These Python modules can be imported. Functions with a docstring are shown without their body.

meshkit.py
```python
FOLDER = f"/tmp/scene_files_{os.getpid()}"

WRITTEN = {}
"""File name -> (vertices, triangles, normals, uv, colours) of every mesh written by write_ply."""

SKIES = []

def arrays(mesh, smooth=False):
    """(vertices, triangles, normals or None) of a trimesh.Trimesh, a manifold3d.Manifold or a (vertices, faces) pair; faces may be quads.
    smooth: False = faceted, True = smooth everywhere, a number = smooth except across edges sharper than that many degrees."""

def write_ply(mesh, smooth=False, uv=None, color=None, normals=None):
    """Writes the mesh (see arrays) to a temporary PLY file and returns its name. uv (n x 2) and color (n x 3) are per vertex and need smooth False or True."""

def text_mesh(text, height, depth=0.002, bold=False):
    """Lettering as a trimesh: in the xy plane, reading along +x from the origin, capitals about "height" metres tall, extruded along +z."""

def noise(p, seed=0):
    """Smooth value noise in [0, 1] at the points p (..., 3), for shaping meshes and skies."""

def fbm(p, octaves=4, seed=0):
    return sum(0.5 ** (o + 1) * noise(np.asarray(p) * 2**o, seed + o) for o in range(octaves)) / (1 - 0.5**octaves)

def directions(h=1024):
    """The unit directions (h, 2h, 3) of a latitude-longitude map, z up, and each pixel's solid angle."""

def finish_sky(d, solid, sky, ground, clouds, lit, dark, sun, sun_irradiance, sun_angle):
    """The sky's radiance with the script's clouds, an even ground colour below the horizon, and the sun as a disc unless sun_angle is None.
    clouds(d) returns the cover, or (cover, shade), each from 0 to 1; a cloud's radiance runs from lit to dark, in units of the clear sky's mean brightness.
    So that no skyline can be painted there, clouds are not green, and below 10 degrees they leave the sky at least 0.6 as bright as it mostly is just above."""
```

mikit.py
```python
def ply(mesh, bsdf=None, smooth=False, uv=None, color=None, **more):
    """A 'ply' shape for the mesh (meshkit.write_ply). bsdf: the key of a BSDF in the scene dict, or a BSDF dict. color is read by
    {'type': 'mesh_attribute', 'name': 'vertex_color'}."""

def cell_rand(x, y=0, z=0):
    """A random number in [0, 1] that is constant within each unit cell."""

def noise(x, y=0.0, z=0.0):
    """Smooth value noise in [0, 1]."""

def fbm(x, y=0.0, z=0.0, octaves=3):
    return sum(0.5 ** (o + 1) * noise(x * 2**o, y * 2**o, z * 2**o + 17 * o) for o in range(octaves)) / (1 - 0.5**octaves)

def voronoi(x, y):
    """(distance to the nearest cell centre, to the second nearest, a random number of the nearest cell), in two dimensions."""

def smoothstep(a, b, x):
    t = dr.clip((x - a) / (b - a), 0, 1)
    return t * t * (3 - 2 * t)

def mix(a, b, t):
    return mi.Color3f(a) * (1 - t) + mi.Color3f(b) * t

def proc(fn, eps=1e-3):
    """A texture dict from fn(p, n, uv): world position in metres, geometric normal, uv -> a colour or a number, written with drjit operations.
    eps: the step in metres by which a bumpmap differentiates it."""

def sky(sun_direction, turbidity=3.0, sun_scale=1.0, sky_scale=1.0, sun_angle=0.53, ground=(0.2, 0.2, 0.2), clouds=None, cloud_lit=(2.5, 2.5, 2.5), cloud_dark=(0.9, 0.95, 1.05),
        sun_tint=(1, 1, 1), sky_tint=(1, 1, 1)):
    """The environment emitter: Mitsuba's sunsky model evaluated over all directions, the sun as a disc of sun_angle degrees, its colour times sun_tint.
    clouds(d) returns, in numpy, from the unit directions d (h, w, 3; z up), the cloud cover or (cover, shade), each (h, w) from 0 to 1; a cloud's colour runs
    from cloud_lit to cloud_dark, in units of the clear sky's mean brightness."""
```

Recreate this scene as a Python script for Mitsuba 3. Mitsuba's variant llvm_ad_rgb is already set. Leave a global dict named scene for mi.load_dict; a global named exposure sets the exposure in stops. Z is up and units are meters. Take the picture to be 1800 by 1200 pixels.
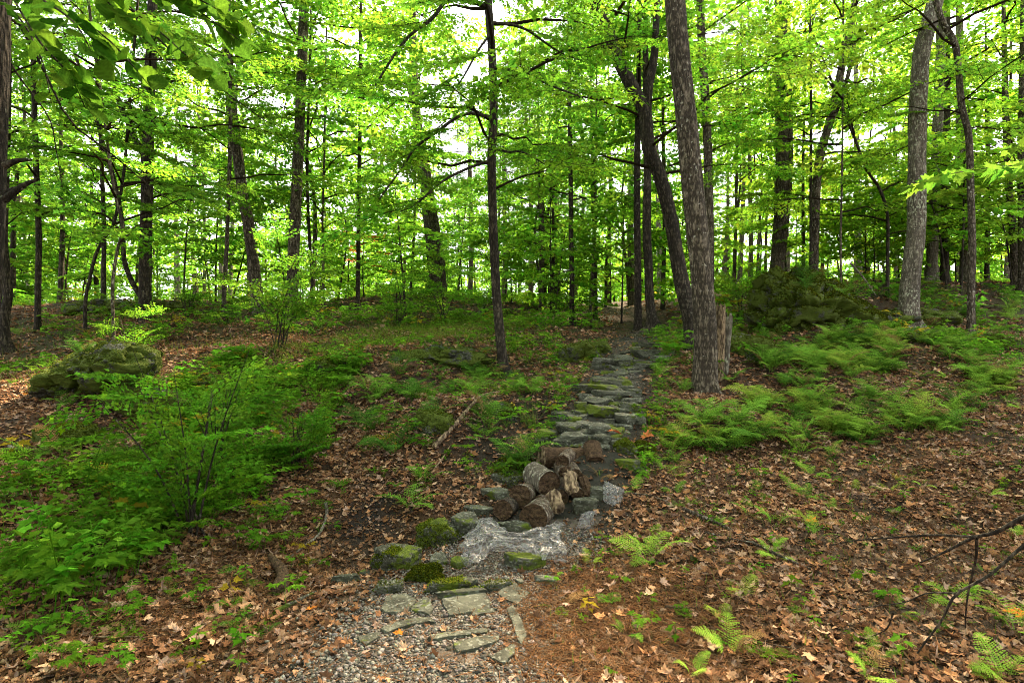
import math
import numpy as np
import trimesh
import drjit as dr
import mitsuba as mi
from scipy.interpolate import RBFInterpolator
from scipy.ndimage import map_coordinates
from shapely.geometry import Polygon, Point
import shapely
import mikit, meshkit
from mikit import noise, fbm, smoothstep, mix, voronoi

T = mi.ScalarTransform4f
scene, labels = {}, {}

# ------------------------------------------------------------------ camera, light, exposure
EYE, F = 1.5, 1000.0            # eye height in metres; focal length for a picture 1800 wide
scene['camera'] = {'type': 'perspective', 'fov': 2 * math.degrees(math.atan(900 / F)), 'fov_axis': 'x', 'near_clip': 0.05, 'far_clip': 2000.0,
                   'to_world': T().look_at(origin=[0, 0, EYE], target=[0, 10, EYE], up=[0, 0, 1])}
scene['sky'] = mikit.sky([0.40, 0.62, 0.72], turbidity=3.0, sun_scale=1.0, sun_angle=5.0, sun_tint=(1.0, 0.95, 0.86), clouds=lambda d: np.ones(d.shape[:2]),
                         cloud_lit=(1.15, 1.15, 1.16))
exposure = 5.0

# ------------------------------------------------------------------ helpers
RNG = np.random.default_rng


def at(px, py, d):
    """The point that lies d metres ahead where the photograph (1800 x 1200) shows pixel (px, py)."""
    return np.array([(px - 900) / F * d, d, EYE + (600 - py) / F * d])


def numbered(name):
    if name not in scene and name not in labels and not any(k.startswith(name + '__') for k in scene):
        return name
    i = COUNT.get(name, 0)
    while True:
        i += 1
        k = f'{name}_{i:03d}'
        if k not in scene and k not in labels:
            COUNT[name] = i
            return k


COUNT = {}
PCOUNT = {}


def thing(name, label, cat=None, group=None, kind=None):
    key = numbered(name)
    labels[key] = {'label': label}
    if cat:
        labels[key]['category'] = cat
    if group:
        labels[key]['group'] = group
    if kind:
        labels[key]['kind'] = kind
    return key


def part(parent, name):
    k = f'{parent}__{name}'
    n = PCOUNT.get(k, 0)
    PCOUNT[k] = n + 1
    return k if n == 0 else f'{k}_{n:03d}'


def put(key, mesh, bsdf, smooth=False, color=None, to_world=None, uv=None):
    if mesh is None or len(mesh[1]) == 0:
        return
    scene[key] = mikit.ply(mesh, bsdf, smooth=smooth, color=color, uv=uv)
    if to_world is not None:
        scene[key]['to_world'] = to_world
    return key


def cat(meshes):
    """Joins (v, f) or (v, f, c) meshes into one."""
    meshes = [m for m in meshes if m is not None and len(m[0])]
    if not meshes:
        return None
    at_, vs, fs, cs = 0, [], [], []
    for m in meshes:
        vs.append(m[0]); fs.append(np.asarray(m[1]) + at_); at_ += len(m[0])
        if len(m) > 2:
            cs.append(m[2])
    return (np.vstack(vs), np.vstack(fs), np.vstack(cs)) if cs else (np.vstack(vs), np.vstack(fs))


def tube(p, r, sides=6, rough=0.0, seed=0, freq=8.0, cap=False):
    p = np.asarray(p, float)
    r = np.broadcast_to(np.asarray(r, float), (len(p),))
    t = np.gradient(p, axis=0)
    t /= np.linalg.norm(t, axis=1, keepdims=True) + 1e-12
    ref = np.array([0.0, 1.0, 0.0]) if abs(t[:, 2]).mean() > 0.6 else np.array([0.0, 0.0, 1.0])
    a = np.cross(t, ref); a /= np.linalg.norm(a, axis=1, keepdims=True) + 1e-12
    b = np.cross(t, a)
    ang = np.arange(sides) * 2 * np.pi / sides
    n = np.cos(ang)[None, :, None] * a[:, None] + np.sin(ang)[None, :, None] * b[:, None]
    rr = r[:, None] * np.ones((1, sides))
    if rough:
        q = np.stack([n[..., 0] * 2.2, n[..., 1] * 2.2, p[:, None, 2] * freq / 8 + n[..., 2]], -1)
        rr = rr * (1 + rough * (meshkit.fbm(q * 1.3, 3, seed) - 0.5) * 2)
    v = (p[:, None] + n * rr[..., None]).reshape(-1, 3)
    i, j = np.meshgrid(np.arange(len(p) - 1), np.arange(sides), indexing='ij')
    q = np.stack([i * sides + j, i * sides + (j + 1) % sides, (i + 1) * sides + (j + 1) % sides, (i + 1) * sides + j], -1).reshape(-1, 4)
    f = np.vstack([q[:, [0, 1, 2]], q[:, [0, 2, 3]]])
    if cap:
        m = len(v)
        v = np.vstack([v, p[:1], p[-1:]])
        k = np.arange(sides)
        f = np.vstack([f, np.stack([np.full(sides, m), (k + 1) % sides, k], 1),
                       np.stack([np.full(sides, m + 1), m - sides + k, m - sides + (k + 1) % sides], 1)])
    return v, f


def resample(p, n):
    """A smooth curve through the points (Catmull-Rom), n points."""
    p = np.asarray(p, float)
    if len(p) == 2:
        return p[0] + (p[1] - p[0]) * np.linspace(0, 1, n)[:, None]
    q = np.vstack([2 * p[0] - p[1], p, 2 * p[-1] - p[-2]])
    s = np.linspace(0, len(p) - 1 - 1e-9, n)
    i = s.astype(int); t = (s - i)[:, None]
    a, b, c, d = q[i], q[i + 1], q[i + 2], q[i + 3]
    return 0.5 * (2 * b + (c - a) * t + (2 * a - 5 * b + 4 * c - d) * t ** 2 + (3 * b - a - 3 * c + d) * t ** 3)


def along(line, t):
    s = np.linspace(0, 1, len(line))
    return np.stack([np.interp(t, s, line[:, a]) for a in range(3)], -1)


def frames(d, up, rng, roll=0.3):
    """Matrices (n,3,3) whose columns are the direction, the side and the up normal."""
    d = d / (np.linalg.norm(d, axis=1, keepdims=True) + 1e-12)
    u = up + rng.normal(0, roll, d.shape)
    s = np.cross(u, d); s /= np.linalg.norm(s, axis=1, keepdims=True) + 1e-12
    n = np.cross(d, s)
    return np.stack([d, s, n], -1)


def scatter(v, f, M, pos, color=None, vary=None):
    """Copies of the template (v, f) under the matrices M at pos, joined. color: (n,3) per copy; vary: per-vertex factor of the template."""
    n, m = len(pos), len(v)
    V = (np.einsum('kij,nj->kni', M, v) + pos[:, None]).reshape(-1, 3)
    Fc = (f[None] + (np.arange(n) * m)[:, None, None]).reshape(-1, 3)
    if color is None:
        return V, Fc
    C = np.repeat(np.asarray(color)[:, None], m, 1)
    if vary is not None:
        C = C * (vary[None, :, None] if vary.ndim == 1 else vary[None])
    return V, Fc, np.clip(C.reshape(-1, 3), 0, 1)


# ------------------------------------------------------------------ materials
def vc():
    return {'type': 'mesh_attribute', 'name': 'vertex_color'}


def rgb(*c):
    return {'type': 'rgb', 'value': list(c)}


def two(d):
    return {'type': 'twosided', 'nested': d}


def bumped(d, fn, scale=1.0, eps=2e-3):
    return two({'type': 'bumpmap', 'arbitrary': mikit.proc(fn, eps), 'scale': scale, 'nested': d})


scene['leaf_green'] = {'type': 'principledthin', 'base_color': vc(), 'roughness': 0.55, 'spec_trans': 0.0, 'diff_trans': 1.4, 'eta': 1.35}
scene['fern_green'] = {'type': 'principledthin', 'base_color': vc(), 'roughness': 0.6, 'spec_trans': 0.0, 'diff_trans': 0.8, 'eta': 1.3}
scene['dry_leaf'] = {'type': 'principledthin', 'base_color': vc(), 'roughness': 0.65, 'spec_trans': 0.0, 'diff_trans': 0.25, 'eta': 1.35}
scene['plain_matte'] = two({'type': 'principled', 'base_color': vc(), 'roughness': 0.85, 'specular': 0.25})


def soil_bump(p, n, uv):
    return 0.02 * fbm(p.x * 28, p.y * 28, p.z * 28, 3)


scene['soil'] = bumped({'type': 'principled', 'base_color': vc(), 'roughness': 0.95, 'specular': 0.2}, soil_bump)


def furrow(p):
    w = 0.02 * noise(p.x * 9, p.y * 9, p.z * 4)
    a = noise((p.x + w) * 62, (p.y + w) * 62, p.z * 11)
    b = noise(p.x * 130, p.y * 130, p.z * 34 + 5)
    c = noise((p.x + 2 * w) * 24, (p.y + 2 * w) * 24, p.z * 4.5 + 2)
    return dr.abs(a - 0.5) * 0.9 + 0.38 * b + dr.abs(c - 0.5) * 0.75


def bark_fn(dark, light, lichen, amount):
    def fn(p, n, uv):
        k = furrow(p)
        c = mix(dark, light, smoothstep(0.30, 0.85, k))
        l = 0.7 * noise(p.x * 48 + 3, p.y * 48, p.z * 20) + 0.3 * noise(p.x * 110, p.y * 110, p.z * 70)
        big = 0.40 * (fbm(p.x * 1.6, p.y * 1.6, p.z * 0.9 + 4, 2) - 0.5)
        c = c * (0.7 + 0.6 * noise(p.x * 2.5 + 9, p.y * 2.5, p.z * 1.1))
        return mix(c, lichen, smoothstep(amount, amount + 0.08, l + big) * 0.75)
    return fn


def bark_bump(p, n, uv):
    return 0.018 * furrow(p)


def bark(name, dark, light, lichen, amount):
    scene[name] = bumped({'type': 'principled', 'base_color': mikit.proc(bark_fn(dark, light, lichen, amount)), 'roughness': 0.9, 'specular': 0.25}, bark_bump)


bark('bark_brown', (0.024, 0.018, 0.013), (0.16, 0.132, 0.102), (0.27, 0.26, 0.22), 0.74)
bark('bark_dark', (0.012, 0.009, 0.007), (0.075, 0.06, 0.045), (0.12, 0.12, 0.09), 0.78)
bark('bark_grey', (0.055, 0.046, 0.036), (0.21, 0.185, 0.15), (0.30, 0.32, 0.24), 0.66)


def stone_fn(lo, hi, moss_at, moss):
    def fn(p, n, uv):
        k = fbm(p.x * 14, p.y * 14, p.z * 30, 3)
        c = mix(lo, hi, smoothstep(0.25, 0.75, k))
        sp = smoothstep(0.66, 0.72, noise(p.x * 70, p.y * 70, p.z * 70))
        c = mix(c, (0.22, 0.23, 0.20), 0.35 * sp)
        m = fbm(p.x * 5.5 + 7, p.y * 5.5, p.z * 5.5, 3) + 0.45 * (fbm(p.x * 38, p.y * 38, p.z * 38, 3) - 0.5)
        g = mix(moss, (moss[0] * 0.45, moss[1] * 0.5, moss[2] * 0.6), noise(p.x * 90, p.y * 90, p.z * 90))
        return mix(c, g, smoothstep(moss_at, moss_at + 0.12, m))
    return fn


def stone_bump(p, n, uv):
    return 0.012 * fbm(p.x * 18, p.y * 18, p.z * 45, 3) + 0.003 * noise(p.x * 110, p.y * 110, p.z * 110)


def stone(name, lo, hi, moss_at, moss=(0.075, 0.095, 0.012)):
    scene[name] = bumped({'type': 'principled', 'base_color': mikit.proc(stone_fn(lo, hi, moss_at, moss)), 'roughness': 0.9, 'specular': 0.2}, stone_bump)


stone('slate', (0.027, 0.028, 0.021), (0.078, 0.080, 0.061), 0.64)
stone('slate_mossy', (0.020, 0.021, 0.015), (0.058, 0.060, 0.043), 0.51, (0.080, 0.105, 0.010))
stone('rock_mossy', (0.018, 0.019, 0.015), (0.05, 0.051, 0.04), 0.31, (0.062, 0.084, 0.009))


bark('log_bark', (0.035, 0.025, 0.018), (0.15, 0.115, 0.085), (0.19, 0.175, 0.145), 0.60)


def rotten_fn(p, n, uv):
    k = 0.5 * fbm(p.x * 55, p.y * 55, p.z * 55, 3) + 0.5 * noise(p.x * 210, p.y * 210, p.z * 210)
    return mix((0.016, 0.010, 0.007), (0.10, 0.062, 0.036), smoothstep(0.25, 0.85, k))


def rotten_bump(p, n, uv):
    return 0.015 * fbm(p.x * 40, p.y * 40, p.z * 40, 2)


scene['rotten_wood'] = bumped({'type': 'principled', 'base_color': mikit.proc(rotten_fn), 'roughness': 0.95, 'specular': 0.15}, rotten_bump)


def split_fn(p, n, uv):
    k = fbm(p.x * 70, p.y * 30, p.z * 14, 3)
    return mix((0.04, 0.026, 0.017), (0.25, 0.18, 0.115), smoothstep(0.3, 0.75, k))


scene['split_wood'] = bumped({'type': 'principled', 'base_color': mikit.proc(split_fn), 'roughness': 0.9, 'specular': 0.2}, rotten_bump)


def film_weight(p, n, uv):
    a = fbm(uv.x * 7 + uv.y * 2, uv.y * 26 - uv.x * 6, 1.5, 2)
    b = fbm(uv.x * 16, uv.y * 14 + uv.x * 9, 7.5, 2)
    r = smoothstep(0.80, 1.0, 1 - dr.abs(a - 0.5) * 4.5) + 0.7 * smoothstep(0.82, 1.0, 1 - dr.abs(b - 0.5) * 3.2)
    return dr.minimum(0.13 + 0.5 * r, 0.8)


scene['plastic_film'] = {'type': 'blendbsdf', 'weight': mikit.proc(film_weight),
                         'a': {'type': 'thindielectric', 'int_ior': 1.5},
                         'b': two({'type': 'principled', 'base_color': rgb(0.26, 0.26, 0.275), 'roughness': 0.3, 'specular': 0.5})}

# ------------------------------------------------------------------ the ground: heights through points read off the photograph
CTRL = [  # px, py, metres ahead
    (750, 1150, 2.73), (600, 1180, 2.6), (900, 1180, 2.6), (800, 1040, 3.45), (640, 1040, 3.45), (930, 1060, 3.3),
    (700, 990, 3.85), (860, 960, 4.15), (930, 945, 4.4), (980, 900, 4.75), (1010, 830, 5.25), (1040, 790, 5.65), (1060, 750, 6.2), (1070, 715, 6.8), (1075, 685, 7.5), (1090, 660, 8.4), (1095, 635, 9.5),
    (1120, 610, 11.4), (1140, 590, 13.2), (1140, 575, 15.2), (1120, 560, 17.5), (1100, 545, 21),
    (1700, 1150, 2.75), (1300, 1150, 2.75), (1750, 1000, 3.75), (1300, 1000, 3.75), (1100, 930, 4.4), (1250, 860, 5.1), (1500, 870, 5.0), (1760, 850, 5.3), (1200, 780, 6.3), (1450, 770, 6.5), (1740, 750, 6.9),
    (1243, 692, 8.0), (1400, 700, 8.1), (1600, 690, 8.4), (1780, 680, 8.6), (1300, 640, 9.6), (1500, 630, 10.0), (1750, 625, 10.3), (1595, 572, 12.0), (1707, 582, 11.5), (1430, 575, 12.6), (1780, 560, 13.0), (1430, 500, 15.0),
    (1250, 585, 12.5), (1650, 500, 16.5), (1780, 500, 17.0), (1330, 500, 18.0), (1850, 600, 12.0),
    (50, 1150, 2.75), (250, 1150, 2.75), (50, 1000, 3.7), (300, 1000, 3.75), (480, 960, 4.1), (50, 850, 5.0), (250, 850, 5.1), (450, 860, 5.0), (590, 880, 4.8), (640, 930, 4.45),
    (50, 770, 6.3), (300, 760, 6.6), (500, 750, 6.7), (620, 780, 6.2), (100, 700, 7.8), (350, 700, 7.9), (560, 700, 7.8), (700, 720, 7.2), (760, 790, 6.0), (830, 790, 5.9), (870, 740, 6.7), (780, 690, 7.8), (900, 700, 7.6),
    (885, 658, 9.2), (960, 650, 9.3), (100, 650, 9.0), (330, 640, 9.3), (600, 640, 9.4), (760, 640, 9.6), (60, 590, 10.8), (255, 592, 11.0), (450, 595, 11.5), (620, 600, 11.6), (800, 598, 11.8), (970, 590, 12.5),
    (60, 545, 13.0), (200, 532, 14.0), (330, 540, 14.2), (455, 560, 14.0), (512, 560, 14.2), (630, 555, 15.5), (780, 560, 16.0), (900, 545, 18.5), (1010, 570, 16.0),
    (770, 515, 22.0), (600, 528, 20.0),
]
pts = [at(*c) for c in CTRL]
for x, y, z in [(-4, 0, 0), (0, 0, 0), (4, 0, 0.05), (-8, -8, 0), (8, -8, 0.1), (0, -14, 0), (-14, 2, 0.1), (14, 2, 0.4), (-14, 8, 0.9), (16, 8, 1.2), (-20, 14, 2.2), (22, 14, 2.8), (-15, 20, 2.5), (-8, 24, 2.7), (0, 28, 3.1),
                (10, 24, 3.6), (18, 24, 3.6), (-30, 34, 2.6), (0, 40, 2.4), (30, 34, 3.4), (-30, 60, 1.5), (0, 60, 1.2), (30, 60, 1.8), (-60, 60, 1.5), (60, 60, 1.5), (-60, 10, 1.5), (60, 10, 2.5), (0, 100, 0), (-70, 100, 0), (70, 100, 0), (-50, -30, 0), (50, -30, 0.2), (0, -40, 0)]:
    pts.append((x, y, z))
pts = np.array(pts)
rbf = RBFInterpolator(pts[:, :2], pts[:, 2], kernel='linear', smoothing=0.02)
GX0, GY0, GS = -70.0, -40.0, 0.25
gx, gy = np.arange(GX0, 70.01, GS), np.arange(GY0, 110.01, GS)
near = (np.abs(gx)[None] < 26) & (gy[:, None] > -6) & (gy[:, None] < 30)
cx, cy = np.arange(-70, 70.1, 2.0), np.arange(-40, 110.1, 2.0)
coarse = rbf(np.stack(np.meshgrid(cx, cy), -1).reshape(-1, 2)).reshape(len(cy), len(cx))
XX, YY = np.meshgrid(gx, gy)
GZ = map_coordinates(coarse, [(YY + 40) / 2.0, (XX + 70) / 2.0], order=1)
fine = rbf(np.stack([XX[near], YY[near]], 1))
edge = np.clip(np.minimum.reduce([(26 - np.abs(XX[near])) / 4, (30 - YY[near]) / 6, (YY[near] + 6) / 3]), 0, 1)
GZ[near] = GZ[near] * (1 - edge) + fine * edge


def path_x(y):
    """Where the middle of the stone path runs, and its half width."""
    c = np.interp(y, [1.5, 2.7, 3.5, 4.3, 5.2, 5.8, 6.4, 7.3, 8.8, 11.5, 14, 18], [-0.55, -0.38, -0.25, 0.12, 0.57, 0.82, 1.04, 1.27, 1.68, 2.5, 3.35, 3.9])
    w = np.interp(y, [1.5, 2.7, 3.5, 4.3, 6, 9, 14, 18], [0.75, 0.62, 0.62, 0.55, 0.5, 0.55, 0.7, 0.6])
    return c, w


def Hbase(x, y):
    return map_coordinates(GZ, [(np.asarray(y, float) - GY0) / GS, (np.asarray(x, float) - GX0) / GS], order=1, mode='nearest')


def H(x, y):
    x, y = np.broadcast_arrays(np.asarray(x, float), np.asarray(y, float))
    if x.ndim == 0:
        return float(H(x[None], y[None])[0])
    z = Hbase(x, y)
    p = np.stack([x, y, np.zeros_like(x)], -1)
    c, w = path_x(y)
    off = np.clip((np.abs(x - c) - w) / 0.8, 0, 1)
    off = np.where(y > 19, 1, off)
    lumps = (meshkit.fbm(p * 0.9, 3, 5) - 0.5) * 0.34 + (meshkit.fbm(p * 4.0, 2, 9) - 0.5) * 0.10
    lumps = lumps * np.clip((y - 1.5) / 4, 0.25, 1)
    for mx, my, mr, mh in MOUNDS:
        z = z + mh * np.exp(-((x - mx) ** 2 + (y - my) ** 2) / (mr * mr))
    return z + lumps * (0.2 + 0.8 * off)


MOUNDS = []      # x, y, radius, height of single humps and hollows


def hit(px, py, far=60.0):
    """Where the line of sight through the pixel meets the ground."""
    d = np.concatenate([np.arange(2.0, 14, 0.04), np.arange(14, far, 0.15)])
    x, z = (px - 900) / F * d, EYE + (600 - py) / F * d
    under = np.nonzero(z <= H(x, d))[0]
    k = under[0] if len(under) else len(d) - 1
    return np.array([x[k], d[k], H(x[k], d[k])])


MOUNDS += [(*hit(px, py)[:2], r, h_) for px, py, r, h_ in [(640, 925, .55, -.20), (880, 790, .45, -.24), (930, 730, .45, -.18), (760, 745, .7, .26), (700, 690, .8, .22), (800, 640, 1.0, .28), (640, 655, .8, .20), (90, 700, 1.2, .30), (230, 720, .9, .26), (110, 780, .7, .18), (420, 640, .9, .22),
           (1340, 660, .9, .26), (1480, 690, .9, .24), (1650, 640, 1.1, .28), (1250, 720, .5, .12), (1720, 720, .9, .2), (560, 760, .5, -.12), (1560, 760, .7, -.12), (300, 590, 1.4, .25), (1420, 600, 1.0, .25)]]


def area(poly):
    """A polygon of the photograph laid on the ground."""
    return Polygon([hit(*q)[:2] for q in poly]).buffer(0)


def inside(poly, n, rng):
    x0, y0, x1, y1 = poly.bounds
    shapely.prepare(poly)
    out = []
    have = 0
    while have < n:
        q = rng.uniform([x0, y0], [x1, y1], (max(n, 64) * 3, 2))
        q = q[shapely.contains_xy(poly, q[:, 0], q[:, 1])]
        out.append(q); have += len(q)
    return np.vstack(out)[:n]


A_GREEN = area([(0, 805), (0, 1120), (170, 1060), (330, 960), (480, 860), (560, 830), (600, 700), (640, 640), (420, 625), (310, 665), (290, 770), (160, 812)])
A_RIGHT = area([(960, 1199), (960, 1040), (1090, 900), (1150, 800), (1240, 740), (1500, 640), (1799, 640), (1799, 1199)])
A_FERN = area([(1160, 800), (1230, 700), (1290, 650), (1420, 610), (1600, 590), (1780, 660), (1750, 700), (1700, 770), (1560, 760), (1480, 800), (1300, 800)])
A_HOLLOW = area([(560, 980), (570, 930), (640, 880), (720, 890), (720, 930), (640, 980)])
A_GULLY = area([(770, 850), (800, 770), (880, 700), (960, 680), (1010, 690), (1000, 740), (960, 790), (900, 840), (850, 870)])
A_NEEDLE = area([(930, 1199), (930, 1040), (1010, 1000), (1150, 1010), (1300, 1100), (1330, 1199)])
A_LEFTLIT = area([(0, 1199), (420, 1199), (520, 1050), (600, 960), (600, 850), (480, 880), (330, 980), (170, 1080), (0, 1140)])


def axis(lo, hi, a, b, fine_, grow):
    mid = np.arange(a, b + 1e-6, fine_)
    up, s = [b], fine_
    while up[-1] < hi:
        s *= grow; up.append(up[-1] + s)
    dn, s = [a], fine_
    while dn[-1] > lo:
        s *= grow; dn.append(dn[-1] - s)
    return np.concatenate([dn[:0:-1], mid, up[1:]])


ax_, ay_ = axis(-300, 300, -5.5, 5.5, 0.055, 1.05), axis(-200, 400, 1.2, 8.5, 0.055, 1.05)
X, Y = np.meshgrid(ax_, ay_)
Z = H(X, Y)
nx, ny = len(ax_), len(ay_)
i, j = np.meshgrid(np.arange(ny - 1), np.arange(nx - 1), indexing='ij')
q = np.stack([i * nx + j, i * nx + j + 1, (i + 1) * nx + j + 1, (i + 1) * nx + j], -1).reshape(-1, 4)
gv = np.stack([X, Y, Z], -1).reshape(-1, 3)
gp = gv * [1, 1, 0]
k1, k2, k3 = meshkit.fbm(gp * 2.1, 4, 21), meshkit.fbm(gp * 9.0, 3, 22), meshkit.noise(gp * 26.0, 23)
humus, tan, rust, green = np.array([0.013, 0.009, 0.006]), np.array([0.060, 0.037, 0.022]), np.array([0.052, 0.024, 0.012]), np.array([0.018, 0.024, 0.006])
t = np.clip((0.6 * k2 + 0.4 * k3 - 0.35) * 3, 0, 1)[:, None]
gc = humus * (1 - t) + tan * t
m = np.clip((k1 - 0.5) * 5, 0, 1)[:, None]
gc = gc * (1 - 0.5 * m) + rust * 0.5 * m
far_ = (gv[:, 1] > 9).astype(float) * np.clip((k1 - 0.40) * 6, 0, 1)
gc = gc * (1 - 0.7 * far_[:, None]) + green * 0.7 * far_[:, None]


def mask(poly, soft=0.0):
    shapely.prepare(poly)
    w = sum(shapely.contains_xy(poly, gv[:, 0] + dx, gv[:, 1] + dy).astype(float) for dx, dy in np.random.default_rng(5).normal(0, .22, (9, 2))) / 9
    return np.clip((w + (k2 - .5) * 1.6 + (k3 - .5) * .8 - .25) * 2, 0, 1)[:, None] * (w[:, None] > 0)


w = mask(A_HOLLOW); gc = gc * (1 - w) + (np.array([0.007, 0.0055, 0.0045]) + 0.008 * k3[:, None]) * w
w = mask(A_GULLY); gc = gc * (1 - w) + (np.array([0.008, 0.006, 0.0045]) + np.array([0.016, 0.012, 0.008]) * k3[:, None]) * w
pc_, pw_ = path_x(gv[:, 1]); w = (np.clip(1.6 - np.abs(gv[:, 0] - pc_) / pw_ + (k2 - .5) * 1.5, 0, 1) * (gv[:, 1] > 4.4) * (gv[:, 1] < 13))[:, None]
gc = gc * (1 - w) + (np.array([0.010, 0.0095, 0.0075]) + np.array([0.022, 0.021, 0.017]) * k3[:, None]) * w
w = mask(A_NEEDLE); gc = gc * (1 - w) + (np.array([0.018, 0.010, 0.006]) + np.array([0.034, 0.017, 0.009]) * k3[:, None]) * w
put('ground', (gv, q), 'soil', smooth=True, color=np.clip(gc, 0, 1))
labels['ground'] = {'label': 'brown forest floor of soil and decayed leaves rising from the path', 'kind': 'structure'}

# ------------------------------------------------------------------ stones
def rock(sx, sy, sz, seed, sub=3, planes=18, rough=0.05, flat=False):
    """An angular stone: a ball cut by planes, its edges slightly broken, half sizes sx, sy, sz."""
    rng = RNG(seed)
    m = trimesh.creation.icosphere(sub)
    v = np.array(m.vertices)
    n = rng.normal(size=(planes, 3)); n[:, 2] *= 0.35 if flat else 1.0
    n /= np.linalg.norm(n, axis=1, keepdims=True)
    d = rng.uniform(0.66, 1.0, planes)
    if flat:
        n = np.vstack([n, [[0.05, 0.03, 1], [0, 0.04, -1]]]); n /= np.linalg.norm(n, axis=1, keepdims=True)
        d = np.append(d, [0.5, 0.5])
    c = v @ n.T
    r = np.min(np.where(c > 1e-3, d / np.maximum(c, 1e-3), 9), axis=1)
    r = np.minimum(r, 1.3)
    v = v * r[:, None]
    if flat:
        v[:, 2] *= 2
    v = v * [sx, sy, sz]
    s = (sx + sy) / 2
    off = (meshkit.fbm(v / s * 2.3 + seed, 4, seed) - 0.5) * 2 * rough * s
    if sub >= 4:
        rd = 1 - np.abs(meshkit.fbm(v / s * 2.6 + seed * 3, 3, seed + 7) - .5) * 9
        off -= np.clip(rd, 0, 1) * rough * 1.1 * s
    nn = v / np.linalg.norm(v, axis=1, keepdims=True)
    return v + nn * off[:, None] * ([1, 1, 0.6] if flat else [1, 1, 1]), np.array(m.faces)


def turned(v, yaw=0.0, pitch=0.0, roll=0.0):
    R = trimesh.transformations.euler_matrix(roll, pitch, yaw)[:3, :3]
    return v @ R.T


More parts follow.
